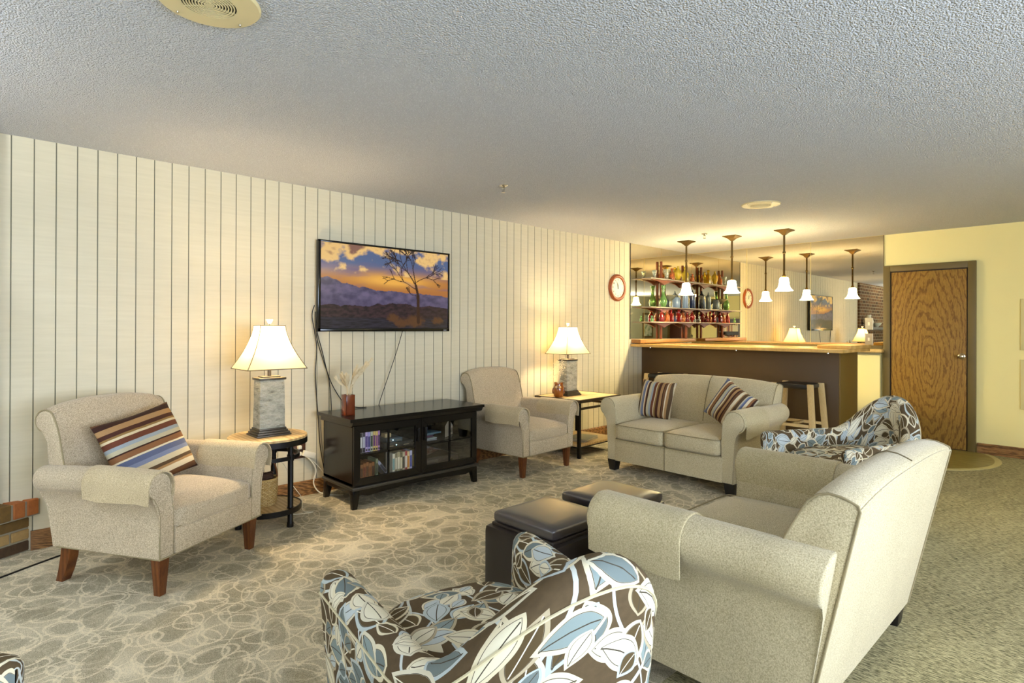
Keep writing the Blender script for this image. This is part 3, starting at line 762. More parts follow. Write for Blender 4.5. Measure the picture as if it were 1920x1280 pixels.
# ---------------------------------------------------------------- leaf print tub chairs
def grid_uv(b,V,U,Vv,closeu=False):
    uv=b.bm.loops.layers.uv.verify(); idx={}
    for i,row in enumerate(V):
        for j,v in enumerate(row): idx[v]=(U[i],Vv[i][j] if isinstance(Vv[i],(list,tuple)) else Vv[j])
    for f in b.bm.faces:
        for l in f.loops:
            if l.vert in idx: l[uv].uv=idx[l.vert]
def tub_chair(name,label,rz,loc,uoff=0.0):
    e=empty(name,loc,rz,label,'armchair','leaf print tub chairs')
    R=.302; L=.47; RF=.337; T=.055; HA=.585; HB=.85
    # path samples : list of (pos, outward normal, angle, s)
    path=[]; n1=7; n2=28
    for i in range(n1): path.append((Vector((-RF+(RF-R)*i/n1,-L+L*i/n1)),Vector((-1,-.08)).normalized(),None,-1))
    for i in range(n2+1):
        a=PI-PI*i/n2; path.append((Vector((R*math.cos(a),R*math.sin(a)*1.02)),Vector((math.cos(a),math.sin(a))),a,0))
    for i in range(1,n1+1): path.append((Vector((R+(RF-R)*i/n1,-L*i/n1)),Vector((1,-.08)).normalized(),None,1))
    rows=[]; U=[]; s=0; prev=None; secs=[]
    for p,nv,a,sd in path:
        if prev is not None: s+=(p-prev).length
        prev=p
        if a is None: k=0
        else:
            th=abs(a-PI/2)/math.radians(69)
            k=math.cos(min(1,th)*PI/2)**1.6 if th<1 else 0
        secs.append((p,nv,k,s))
    def section(p,nv,k,shr=1.0,drop=0,fwd=0.0):
        h=HA+(HB-HA)*k-drop; t=T*shr; pts=[]
        lean=.05*k
        def at(off,z):
            zz=max(0,(z-.40)/.46); o=off+lean*zz
            o-=.045*max(0,(.55-z)/.55)*(1 if off>0 else .3)
            q=p+nv*o
            return Vector((q.x,q.y-fwd,z))
        zs=[.30,.36,.42]+[.42+(h-t-.42)*i/5 for i in range(1,6)]
        for z in zs: pts.append(at(-t,z))
        for i in range(1,8):
            an=PI-PI*i/8; pts.append(at(t*math.cos(an),h-t+t*math.sin(an)))
        for i in range(9): pts.append(at(t,h-t+(.11-(h-t))*i/8))
        return pts
    R_=[]; UU=[]
    # rounded front caps
    for q in (4,3,2,1):
        an=q/4*PI/2; R_.append(section(secs[0][0],secs[0][1],0,max(.04,math.cos(an)),.03*(1-math.cos(an)),.05*math.sin(an))); UU.append(-.03*q)
    for p,nv,k,s_ in secs: R_.append(section(p,nv,k)); UU.append(s_)
    for q in (1,2,3,4):
        an=q/4*PI/2; R_.append(section(secs[-1][0],secs[-1][1],0,max(.04,math.cos(an)),.03*(1-math.cos(an)),.05*math.sin(an))); UU.append(secs[-1][3]+.03*q)
    b=B(); V=[[b.bm.verts.new(c) for c in r] for r in R_]
    for i in range(len(V)-1):
        for j in range(len(V[0])-1): b.bm.faces.new((V[i][j],V[i+1][j],V[i+1][j+1],V[i][j+1]))
    VV=[]
    mid=len(R_)//2
    for r in R_:
        c=[0]
        for j in range(1,len(r)): c.append(c[-1]+(r[j]-r[j-1]).length)
        top=c[11]; VV.append([x-top for x in c])
    grid_uv(b,V,[u+uoff for u in UU],VV)
    for q in (0,-1): b.bm.faces.new(V[q] if q==0 else V[q][::-1])
    shell=b.done('upholstered_shell',m_leaf,e,angle=70)
    b=B()
    for j,jj in ((16,0),):
        b.tube([R_[i][15]+Vector((secs[i-4][1].x*.001,secs[i-4][1].y*.001,0)) for i in range(4,len(R_)-4)],.0035,6)
    b.done('shell_piping',plain('cream_piping','#cfc4a0',.9),shell)
    # seat cushion
    b=B(); n=40; V=[]
    def outl(k,f):
        a=2*PI*k/n; x=math.cos(a); y=math.sin(a)
        ex=.262; 
        px=ex*math.copysign(abs(x)**.55,x); py=math.copysign(abs(y)**(.55 if y<0 else .9),y)*(.475 if y<0 else .26)
        return px*f,py*f
    levels=[(.90,.28),(.985,.29),(1,.32),(1,.42),(.985,.45),(.93,.467),(.75,.48),(.5,.488),(.25,.492),(.02,.493)]
    for f,z in levels: V.append([b.bm.verts.new((*outl(k,f),z)) for k in range(n)])
    uv=b.bm.loops.layers.uv.verify()
    for i in range(len(V)-1):
        for k in range(n):
            l=(k+1)%n; b.bm.faces.new((V[i][k],V[i][l],V[i+1][l],V[i+1][k]))
    b.bm.faces.new(V[-1])
    for f in b.bm.faces:
        for lp in f.loops: lp[uv].uv=(lp.vert.co.x+uoff+2,lp.vert.co.y+(lp.vert.co.z-.45)*(1 if lp.vert.co.y<0 else -1))
    b.done('seat_cushion',m_leaf,e,angle=70)
    b=B(); b.box((-.275,-.47,.10),(.275,.19,.30),.02); uv=b.bm.loops.layers.uv.verify()
    for f in b.bm.faces:
        for lp in f.loops: lp[uv].uv=(lp.vert.co.x+uoff,lp.vert.co.z+lp.vert.co.y*.3)
    b.done('front_apron',m_leaf,e)
    for x in (-.24,.24):
        for y in (-.42,.18):
            b=B(); b.taper((x-.028,y-.028,0),(x+.028,y+.028,.115),.7,.003); b.done('leg',m_dfoot,e)
    return e
def rzf(fx,fy): return math.atan2(fx,-fy)
tub_chair('tub_chair','leaf print tub chair in the foreground seen from behind, beside the loveseat arm',rzf(-.973,.23),(-1.12,1.062,0),.3)
tub_chair('tub_chair','leaf print tub chair between the two loveseats in front of the oak door',rzf(-.40,-.92),(-1.300,4.575,0),1.1)
tub_chair('tub_chair','leaf print tub chair of which only an arm tip shows in the bottom left corner',rzf(.688,.726),(-1.834,-.514,0),2.2)

# ---------------------------------------------------------------- ottomans
def ottoman(label,loc,rz):
    e=empty('ottoman',loc,rz,label,'ottoman','dark leather storage ottomans')
    b=B(); cushion(b,(-.222,-.222,.012),(.222,.222,.405),.004,0,r=.022); b.done('body',m_leath,e,angle=60)
    b=B(); b.box((-.195,-.195,.40),(.195,.195,.418),.006); b.done('lid_lip',m_leath,e)
    b=B(); cushion(b,(-.192,-.192,.414),(.192,.192,.470),.010,0,r=.02); lid=b.done('lid_cushion',m_leath2,e,angle=60)
    b=B(); q=.188; b.tube([(x,y,.452) for x,y in ((-q,-q+.02),(-q+.02,-q),(q-.02,-q),(q,-q+.02),(q,q-.02),(q-.02,q),(-q+.02,q),(-q,q-.02))],.0022,5,closed=True); b.done('lid_stitching',m_leath,lid)
    for x in (-.17,.17):
        for y in (-.17,.17):
            b=B(); b.lathe([(.018,0),(.02,.014)],12,(x,y,0)); b.done('foot',m_dfoot,e)
    return e
ottoman('dark leather ottoman nearest the camera, beside the foreground tub chair',(-1.865,2.02,0),0)
ottoman('dark leather ottoman on the far side, nearer the front of the bar loveseat',(-1.865,2.50,0),.02)

# ---------------------------------------------------------------- pillows
def pillow(label,loc,rx,ry,rz,w,h,t,mat,uvrot=False,name='pillow',seed=0):
    b=B(); n=22; uv=b.bm.loops.layers.uv.verify(); Vs=[]
    for sd in (1,-1):
        V=[]
        for i in range(n+1):
            row=[]
            for j in range(n+1):
                u=-1+2*i/n; v=-1+2*j/n
                pin=1-.10*(1-u*u)*abs(v)**3*0-.0
                x=u*w/2*(1-.07*(1-abs(v)**2)*abs(u)**4); z=v*h/2*(1-.07*(1-abs(u)**2)*abs(v)**4)
                th=t/2*((1-abs(u)**3.2)*(1-abs(v)**3.2))**.55
                th+=.006*math.sin(u*5+seed)*math.cos(v*4+seed)*(1-u*u)*(1-v*v)
                row.append(b.bm.verts.new((x,-sd*th,z)))
            V.append(row)
        for i in range(n):
            for j in range(n):
                q=(V[i][j],V[i+1][j],V[i+1][j+1],V[i][j+1]); f=b.bm.faces.new(q if sd>0 else q[::-1])
                for lp in f.loops:
                    a,c=lp.vert.co.x/w+.5,lp.vert.co.z/h+.5
                    lp[uv].uv=(c,a) if uvrot else (a,c)
    bmesh.ops.remove_doubles(b.bm,verts=b.bm.verts,dist=.0005)
    o=b.done(name,mat,None,angle=60)
    o.rotation_euler=(rx,ry,rz); o.location=loc
    return tag(o,label,'pillow','striped throw pillows')
m_st1=stripes('striped_velvet_pillow',3); m_st2=stripes('striped_pillow_fabric',9,3); m_st3=stripes('striped_pillow_weave',5,6)
# pillow on left armchair
fL=Vector((math.sin(rzL),-math.cos(rzL),0)); sL=Vector((math.cos(rzL),math.sin(rzL),0))
oL=Vector(place(rzL,(-3.445,1.0),.325))
pp=oL+fL*(-.115)+sL*(.005)+Vector((0,0,.64))
pillow('striped velvet throw pillow with horizontal bands on the left armchair',pp,math.radians(-24),math.radians(-9),rzL,.49,.43,.15,m_st1,True,seed=1)
pillow('striped throw pillow standing upright at the left of the bar loveseat',(-3.12,4.875,.64),math.radians(-16),math.radians(3),math.radians(4),.36,.37,.13,m_st2,False,seed=2)
pillow('striped throw pillow tilted on one corner at the right of the bar loveseat',(-2.36,4.85,.655),math.radians(-20),math.radians(27),math.radians(-14),.37,.37,.13,m_st3,False,seed=3)

# ---------------------------------------------------------------- lamps
m_shade=shade_mat('cream_linen_shade','#e9d8ad',.42,.05); m_trim=plain('taupe_trim','#7a6a4c',.8)
t=NT('slate_stone',.55,.4); n=t.noise(t.mapv(t.obj(),(6,6,14),(0.5,0.4,0)),2.2,6,.65)
t.col(t.ramp(n,[(.25,lin('#5c5a4c')),(.42,lin('#9a9a8a')),(.6,lin('#b7b6a6')),(.75,lin('#8a8468'))])); t.bump(n,1,.03); m_slate=t.m
m_pewter=plain('dark_pewter','#4c463c',.4,.5)
def lamp(label,loc,power):
    e=empty('table_lamp',loc,0,label,'lamp','table lamps')
    b=B()
    for z0,z1,a,c in ((0,.012,.098,.115),(.012,.026,.09,.107),(.026,.04,.08,.097),(.04,.052,.072,.09)): b.box((-a,-c,z0),(a,c,z1),.003)
    b.done('base',m_pewter,e)
    b=B(); b.taper((-.058,-.079,.05),(.058,.079,.375),1.06,.004); bmesh.ops.subdivide_edges(b.bm,edges=b.bm.edges[:],cuts=5,use_grid_fill=True)
    for v in b.bm.verts:
        d=noise.noise(v.co*14)*.0035; v.co.x+=math.copysign(d,v.co.x); v.co.y+=math.copysign(d,v.co.y)
    b.done('stone_column',m_slate,e,angle=50)
    b=B(); b.box((-.068,-.09,.372),(.068,.09,.388),.004); b.box((-.045,-.06,.388),(.045,.06,.396),.003); b.lathe([(.012,.396),(.012,.46)],14); b.lathe([(.018,.44),(.018,.47),(.012,.48)],14)
    b.done('neck',m_pewter,e)
    # shade: concave rectangular bell
    b=B(); prof=[]; N=10
    for i in range(N+1):
        t_=i/N; k=t_**1.55
        prof.append((.062+(.155-.062)*k,.082+(.195-.082)*k,.735-(.735-.448)*t_))
    rings=[]
    for ax,ay,z in prof: rings.append([b.bm.verts.new((sx*ax,sy*ay,z)) for sx,sy in ((-1,-1),(1,-1),(1,1),(-1,1))])
    for i in range(N):
        for k in range(4): b.bm.faces.new((rings[i][k],rings[i][(k+1)%4],rings[i+1][(k+1)%4],rings[i+1][k]))
    b.done('lamp_shade',m_shade,e,smooth=True,angle=30)
    b=B()
    for sx,sy in ((-1,-1),(1,-1),(1,1),(-1,1)): b.tube([(sx*ax,sy*ay,z) for ax,ay,z in prof],.0028,5)
    for ax,ay,z in (prof[0],prof[-1]): b.tube([(-ax,-ay,z),(ax,-ay,z),(ax,ay,z),(-ax,ay,z)],.0035,5,closed=True)
    b.done('shade_trim',m_trim,e)
    b=B(); b.tube([(0,0,.47),(0,0,.75)],.003,6); b.tube([(-.06,0,.735),(.06,0,.735)],.002,5); b.tube([(0,-.08,.735),(0,.08,.735)],.002,5); b.done('harp',m_pewter,e)
    b=B(); b.lathe([(.008,.748),(.012,.755),(.022,.772),(.024,.778),(.0,.779)],4); b.done('finial',plain('cream_finial','#d9cfae',.5),e)
    point('lamp_light',(loc[0],loc[1],loc[2]+.65),power,(1,.77,.47),.045)
    return e

m_ttop=wood('pale_plank_top','#a5824f','#d8bd88',(1,9,1),.45,1.2,2)
# round end table
ct=empty('round_end_table',(-3.99,1.515,0),0,'round two tier end table with wood top and black metal legs','end table')
b=B(); b.lathe([(.0,.572),(.246,.572),(.25,.577),(.25,.596),(.245,.6),(.0,.6)],56); b.done('table_top',m_ttop,ct,angle=50)
b=B(); b.lathe([(.24,.545),(.252,.545),(.252,.582),(.24,.582),(.24,.545)],56,capb=False,capt=False); b.done('rim_band',m_blackm,ct)
legs=[(math.radians(a)) for a in (32,-118,152)]
legs=[math.radians(28),math.radians(-95),math.radians(148)]
for a in legs:
    b=B(); x,y=.185*math.cos(a),.185*math.sin(a)
    b.lathe([(.02,0),(.021,.005),(.021,.03),(.018,.035),(.018,.57)],16,(x,y,0)); b.lathe([(.023,.10),(.023,.13)],16,(x,y,0)); b.lathe([(.023,.44),(.023,.48)],16,(x,y,0)); b.done('leg',m_blackm,ct)
b=B(); b.lathe([(.19,.447),(.203,.447),(.203,.472),(.19,.472),(.19,.447)],48,capb=False,capt=False); b.done('ring_brace',m_blackm,ct)
b=B(); b.lathe([(.0,.10),(.21,.10),(.21,.125),(.0,.125)],48); b.done('lower_shelf',m_ttop,ct,angle=50)
b=B(); b.lathe([(.208,.095),(.216,.095),(.216,.13),(.208,.13),(.208,.095)],48,capb=False,capt=False); b.done('shelf_band',m_blackm,ct)
lamp('slate table lamp with glowing cream shade on the round end table',(-3.985,1.52,.6005),26)
# wicker basket
t=NT('wicker',.8,.2); w=t.new('ShaderNodeTexBrick'); t.put(w.inputs['Vector'],t.uvc()); w.offset=.5
w.inputs['Scale'].default_value=1; w.inputs['Brick Width'].default_value=.022; w.inputs['Row Height'].default_value=.009; w.inputs['Mortar Size'].default_value=.0012
w.inputs['Color1'].default_value=lin('#d9bd84')+(1,); w.inputs['Color2'].default_value=lin('#bd9a5b')+(1,); w.inputs['Mortar'].default_value=lin('#6b4d22')+(1,)
t.col(w.outputs[0]); t.bump(w.outputs['Fac'],-.8,.004); m_wick=t.m
bs=empty('wicker_basket',(-4.03,1.50,.1255),0,'pale wicker basket of brown yarn on the lower shelf of the round table','basket')
b=B(); V=[];n=40
pf=[(.078,0),(.084,.01),(.088,.05),(.093,.10),(.092,.15),(.088,.175),(.082,.175),(.086,.10),(.07,.02)]
for r,z in pf: V.append([b.bm.verts.new((r*math.cos(2*PI*k/n),r*math.sin(2*PI*k/n),z+.003*math.sin(k*PI))) for k in range(n+1)])
for i in range(len(V)-1):
    for k in range(n): b.bm.faces.new((V[i][k],V[i][k+1],V[i+1][k+1],V[i+1][k]))
grid_uv(b,V,[p[1] for p in pf],None) if False else None
uv=b.bm.loops.layers.uv.verify(); ix={v:(2*PI*k/n*.09,pf[i][1]) for i,r in enumerate(V) for k,v in enumerate(r)}
for f in b.bm.faces:
    for l in f.loops: l[uv].uv=ix[l.vert]
b.done('basket_body',m_wick,bs,angle=60)
b=B(); b.tube([(.088*math.cos(2*PI*k/30),.088*math.sin(2*PI*k/30),.175) for k in range(30)],.006,6,closed=True); b.done('basket_rim',plain('wicker_rim','#c9a868',.8),bs)
b=B(); b.tube([(.02,.086*math.cos(a),.17+.155*math.sin(a)) for a in [PI*k/20 for k in range(21)]],.006,6); b.done('basket_handle',plain('brown_handle','#7b4a20',.6),bs)
b=B(); rnd=random.Random(4)
for k in range(26):
    a0=rnd.random()*6; r=rnd.uniform(.02,.062); z=.168+rnd.random()*.035
    b.tube([(r*math.cos(a0+i*.5)*1.0+rnd.uniform(-.004,.004),r*math.sin(a0+i*.5),z+.012*math.sin(i*.9+a0)) for i in range(11)],.0065,5)
tag(b.done('brown_yarn',plain('brown_yarn','#4a3322',.95),loc=(-4.03,1.50,.1255)),'tangle of dark brown yarn filling the wicker basket','yarn',kind='stuff')
# square end table
rt=empty('square_end_table',(-4.105,4.885,0),math.radians(3),'square two tier end table with plank top beside the bar loveseat','end table')
hx,hy=.305,.37
b=B()
for k in range(7):
    y0=-hy+.02+k*(2*hy-.04)/7; b.box((-hx+.02,y0+.0012,.574),(hx-.02,y0+(2*hy-.04)/7-.0012,.598),.002)
b.done('table_top',wood('pale_plank_top_long','#b08d58','#e2c994',(9,1,1),.45,1.2,2),rt)
m_ironbr=plain('brown_iron','#4b3f2c',.45,.4)
b=B()
for a in ((-hx,-hy,-hx+.022,hy),(hx-.022,-hy,hx,hy),(-hx,-hy,hx,-hy+.022),(-hx,hy-.022,hx,hy)): b.box((a[0],a[1],.565),(a[2],a[3],.6),.004)
b.done('top_frame',m_ironbr,rt)
for sx in (-1,1):
    for sy in (-1,1):
        b=B(); x,y=sx*(hx-.045),sy*(hy-.045); b.box((x-.016,y-.016,0),(x+.016,y+.016,.57),.003); b.done('leg',m_blackm,rt)
b=B()
for sx in (-1,1): b.box((sx*(hx-.045)-.01,-hy+.05,.49),(sx*(hx-.045)+.01,hy-.05,.512),.002)
for sy in (-1,1): b.box((-hx+.05,sy*(hy-.045)-.01,.49),(hx-.05,sy*(hy-.045)+.01,.512),.002)
b.done('upper_rail',m_ironbr,rt)
b=B(); b.box((-hx+.03,-hy+.03,.115),(hx-.03,hy-.03,.14),.003); b.done('lower_shelf',m_ttop,rt)
b=B(); b.box((-hx+.026,-hy+.026,.105),(hx-.026,hy-.026,.116),.003); b.done('shelf_frame',m_blackm,rt)
lamp('slate table lamp with glowing cream shade on the square end table',(-4.18,4.80,.6005),26)
for k,(z,c,nm) in enumerate(((.1405,'#7d7d6c','bottom'),(.156,'#8f907e','top'))):
    e=empty('magazine',(-4.0+.01*k,4.82,z),.18+.12*k,nm+' grey magazine of the two on the square table shelf','magazine','magazines on the square table shelf')
    b=B(); b.box((-.115,-.15,0),(.115,.15,.014),.002); b.done('page_block',plain('magazine_pages','#cfc9b2',.8),e)
    b=B(); b.box((-.117,-.152,.0135),(.117,.152,.0152)); b.done('cover',plain('grey_cover_%d'%k,c,.5),e)
# owl vase
ow=empty('owl_vase',(-4.12,4.585,.6005),math.radians(35),'amber brown ceramic owl vase on the square end table','vase')
m_owl=plain('amber_glaze','#8a4a12',.15,spec=.8,var=.3,vs=25); 
b=B(); b.lathe([(.04,0),(.047,.006),(.055,.04),(.058,.075),(.052,.105),(.046,.125),(.047,.14),(.042,.142),(.038,.12),(.03,.11)],28); 
for v in b.bm.verts:
    if v.co.z>.135 : v.co.z+=.014*abs(v.co.x)/.045
b.done('vase_body',m_owl,ow)
b=B()
for sx in (-1,1): b.lathe([(.0,.012),(.008,.011),(.014,.004),(.015,0)],14)
vs=list(b.bm.verts)
h=len(vs)//2
for i,v in enumerate(vs):
    sx=-1 if i<h else 1; v.co=Vector((v.co.x+sx*.018,-.046-v.co.z,.105+v.co.y))
b.done('owl_eyes',plain('pale_glaze','#d9b070',.2),ow)
b=B(); b.taper((-.006,-.066,.08),(.006,-.05,.098),.2); b.done('owl_beak',plain('dark_glaze','#3a1c08',.2),ow)
b=B()
for sx in (-1,1): b.lathe([(.0,0),(.012,.004),(.016,.03),(.01,.06),(0,.066)],12,(sx*.052,-.008,.03))
b.done('owl_wings',plain('brown_glaze','#6b3510',.2),ow)
b=B(); rnd=random.Random(11)
for k in range(34):
    a=rnd.random()*2*PI; r=rnd.uniform(.02,.085); h=rnd.uniform(.10,.235)
    tip=Vector((r*math.cos(a),r*math.sin(a),.13+h)); b.tube([(0,0,.1),(tip.x*.3,tip.y*.3,.13+h*.5),tuple(tip)],.0008,3)
    for q in range(9):
        c=tip+Vector((rnd.gauss(0,.015),rnd.gauss(0,.015),rnd.gauss(0,.018)))
        bmesh.ops.create_icosphere(b.bm,subdivisions=1,radius=rnd.uniform(.002,.0042),matrix=Matrix.Translation(c))
tag(b.done('dried_flowers',plain('cream_blossom','#ece0bf',.9),loc=(-4.12,4.585,.6005)),'spray of tiny cream dried flowers standing in the owl vase','dried flowers',kind='stuff')

# ---------------------------------------------------------------- TV
NX,NY=300,168
def fb(x,y,o=4,s=1.0):
    v=0;a=.5
    for i in range(o): v+=a*noise.noise(Vector((x*s,y*s,i*7.1))); s*=2.1; a*=.5
    return v
tree=[]
rt_=random.Random(21)
def branch(x,y,a,L,w,d):
    n=5
    for i in range(n):
        x2=x+math.cos(a)*L/n; y2=y+math.sin(a)*L/n; tree.append((x,y,x2,y2,w*(1-.35*i/n))); x,y=x2,y2; a+=rt_.uniform(-.16,.16)
    if d==0: return
    for k in range(3 if d>1 else 2):
        branch(x,y,a+rt_.uniform(-.75,.75)+(.12 if a<1.57 else -.05),L*rt_.uniform(.6,.8),w*.55,d-1)
tree.append((1.30,.08,1.295,.42,.045)); tree.append((1.295,.42,1.26,.56,.034))
branch(1.26,.56,2.25,.20,.018,4); branch(1.26,.56,1.75,.20,.016,4); branch(1.28,.50,2.75,.22,.011,3); branch(1.27,.6,.6,.16,.010,3); branch(1.29,.42,2.9,.10,.008,2)
def mixc(a,c,t): t=max(0,min(1,t)); return tuple(p+(q-p)*t for p,q in zip(a,c))
def tvcol(x,y):  # x 0..1.76, y 0..1 (up)
    sky=mixc(lin('#b0703a'),lin('#55668c'),(y-.60)/.18)
    g=math.exp(-((x-.95)**2/.25+(y-.60)**2/.006)); sky=mixc(sky,lin('#f2b24e'),g*1.3)
    band=fb(x*1.2,y*5,4,1.5); sky=mixc(sky,lin('#6d5f80'),(band)*2.2*(1 if y>.5 else 0))
    cl=fb(x*1.5+3,y*2.0,5,2.6)+(y-.80)*1.3+.05*math.sin(x*4)
    if y>.66: sky=mixc(sky,lin('#f0c47c'),(cl-.02)*6); sky=mixc(sky,lin('#8a6252'),(cl-.30)*5)
    m1=.50+.09*math.exp(-((x-.05)/.35)**2)-.04*x+.018*fb(x,0,4,6)*3
    col=sky
    if y<m1:
        rid=fb(x*2,y*3,5,4); col=mixc(lin('#46405c'),lin('#6d6280'),.5+rid*1.8); col=mixc(col,lin('#463c5c'),(.40-y)*4)
    hill=.27+.03*fb(x,1,4,5)*2+.05*math.exp(-((x-1.08)/.16)**2)+.04*math.exp(-((x-.72)/.07)**2)+.03*math.exp(-((x-1.5)/.12)**2)
    if y<hill: col=mixc(lin('#3f2a30'),lin('#20151b'),.5+fb(x*3,y*6,4,5)*1.8); 
    if y<.13+.01*fb(x,3,3,8): col=mixc(lin('#2e2a38'),lin('#1c1620'),.5+fb(x*2,y*14,3,4)*2)
    bs=fb(x*4,y*4,4,6)
    for bx,by,br in ((.93,.13,.10),(1.25,.09,.16),(1.05,.07,.12),(1.6,.1,.1)):
        dd=((x-bx)/br)**2+((y-by)/(br*.6))**2
        if dd<1+bs: col=mixc(col,lin('#5a3a22'),(1+bs-dd)*1.5)
    for x0,y0,x1,y1,w in tree:
        if min(x0,x1)-w>x or max(x0,x1)+w<x or min(y0,y1)-w>y or max(y0,y1)+w<y: continue
        dx,dy=x1-x0,y1-y0; q=dx*dx+dy*dy; t_=max(0,min(1,((x-x0)*dx+(y-y0)*dy)/q)) if q>0 else 0
        d=math.hypot(x-x0-dx*t_,y-y0-dy*t_)
        if d<max(w*.5,.0042): col=mixc(lin('#2a1712'),lin('#4a2a18'),.4 if w>.015 else 0)
    return col
TX,TY0,TY1,TZ0,TZ1=-4.41,2.062,3.364,1.291,2.026
tv=empty('television',(0,0,0),0,'wall mounted flat screen TV showing a bare tree at sunset','television')
b=B(); b.box((TX-.045,TY0,TZ0),(TX-.008,TY1,TZ1),.006); b.box((TX-.0085,TY0,TZ0),(TX,TY0+.022,TZ1),.002); b.box((TX-.0085,TY1-.018,TZ0),(TX,TY1,TZ1),.002); b.box((TX-.0085,TY0,TZ1-.016),(TX,TY1,TZ1),.002); b.box((TX-.0085,TY0,TZ0),(TX,TY1,TZ0+.028),.002)
b.done('bezel',plain('glossy_black_plastic','#0c0b0a',.12),tv)
y0,y1,z0,z1=TY0+.022,TY1-.018,TZ0+.028,TZ1-.016
verts=[];faces=[]
for j in range(NY+1):
    for i in range(NX+1): verts.append((TX-.006,y0+(y1-y0)*i/NX,z0+(z1-z0)*j/NY))
for j in range(NY):
    for i in range(NX): a=j*(NX+1)+i; faces.append((a,a+1,a+NX+2,a+NX+1))
me_=bpy.data.meshes.new('screen'); me_.from_pydata(verts,[],faces); ca=me_.color_attributes.new('picture','FLOAT_COLOR','POINT')
buf=[]
for j in range(NY+1):
    for i in range(NX+1): buf+=list(tvcol(1.76*i/NX,j/NY))+[1]
ca.data.foreach_set('color',buf)
t=NT('lit_screen',.12,.5); at=t.new('ShaderNodeAttribute',attribute_name='picture'); t.col((.01,.01,.01)); t.put(t.b.inputs['Emission Color'],at.outputs['Color']); t.b.inputs['Emission Strength'].default_value=.62
me_.materials.append(t.m); so=bpy.data.objects.new('screen',me_); C.objects.link(so); so.parent=tv
b=B(); b.box((RX0+.001,2.55,1.5),(TX-.045,2.9,1.85),.003); b.done('wall_mount',m_blackm,tv)
b=B(); b.box((TX-.0005,TY1-.07,TZ0+.008),(TX+.0008,TY1-.035,TZ0+.015)); b.done('maker_badge',plain('badge_grey','#9a9a9a',.4),tv,smooth=False)
# cables
def cable(label,pts,r,mat,name='power_cable',group=None,cat='cable'):
    b=B(); b.tube(cat_rom(pts,6),r,6); return tag(b.done(name,mat),label,cat,group)
m_cab=plain('black_cable','#16130f',.5); m_wcab=plain('white_cable','#e6dfc8',.5)
cable('black cable falling from the left end of the TV to the floor behind the cabinet',[(-4.44,2.045,1.50),(-4.45,2.03,1.42),(-4.45,2.05,1.30),(-4.45,2.07,1.15),(-4.45,2.06,.96),(-4.455,2.075,.75),(-4.455,2.09,.57),(-4.45,2.10,.40),(-4.45,2.12,.27),(-4.44,2.15,.1)],.004,m_cab,group='cables by the TV')
cable('black cable curving from the TV to the back of the dried grass vase',[(-4.44,2.06,1.36),(-4.45,2.075,1.28),(-4.45,2.12,1.12),(-4.45,2.165,.95),(-4.44,2.22,.82),(-4.42,2.30,.70),(-4.33,2.36,.672),(-4.30,2.43,.671)],.004,m_cab,group='cables by the TV')
cable('black cable dropping from the TV corner straight down past the cabinet end',[(-4.44,2.055,1.45),(-4.452,2.07,1.25),(-4.452,2.13,1.05),(-4.452,2.17,.93),(-4.452,2.19,.8),(-4.452,2.20,.62),(-4.452,2.20,.4)],.0035,m_cab,group='cables by the TV')
cable('thin black cable slanting from under the TV to the cabinet top',[(-4.42,2.853,1.30),(-4.42,2.79,1.11),(-4.42,2.70,.88),(-4.41,2.62,.69),(-4.415,2.60,.60)],.0035,m_cab,group='cables by the TV')
cable('black cord lying along the carpet by the brick hearth',[(-3.98,-.02,.004),(-4.076,.16,.004),(-4.16,.295,.004),(-4.256,.466,.004),(-4.35,.68,.004)],.005,m_cab)
# outlet
ol=empty('wall_outlet',(0,0,0),0,'dark wooden wall outlet plate with plugs right of the round table','outlet')
b=B(); b.box((RX0,1.885,.295),(RX0+.008,1.990,.42),.003); b.done('outlet_plate',plain('dark_wood_plate','#4a2a14',.5),ol)
for z in (.335,.385):
    b=B(); b.box((RX0+.006,1.92,z-.014),(RX0+.035,1.95,z+.014),.004); b.done('plug',m_wcab,ol)
e=empty('power_adapter',(RX0+.045,2.0,.325),0,'white labelled power adapter hanging from the wall outlet','adapter')
b=B(); vs=b.box((-.015,-.05,-.022),(.015,.05,.022),.004); 
for v in vs: v.co=Matrix.Rotation(-.35,4,'X')@v.co
b.done('adapter_body',m_wcab,e)
cable('white cord looping from the outlet down over the baseboard',[(-4.44,1.94,.335),(-4.42,2.0,.29),(-4.41,2.05,.2),(-4.41,2.03,.10),(-4.38,2.06,.03),(-4.33,2.12,.006),(-4.25,2.2,.006)],.005,m_wcab,group='white cords by the round table')
cable('thin white cord crossing from the outlet to the cabinet foot',[(-4.44,1.96,.34),(-4.43,2.06,.24),(-4.42,2.13,.15),(-4.42,2.18,.12)],.0028,m_wcab,group='white cords by the round table')
cable('white cord running from the round table onto the carpet',[(-4.20,1.63,.42),(-4.28,1.75,.3),(-4.33,1.82,.15),(-4.22,1.85,.06),(-4.08,1.80,.006),(-4.0,1.84,.006),(-4.04,1.72,.005),(-4.1,1.66,.005)],.0028,m_wcab,group='white cords by the round table')

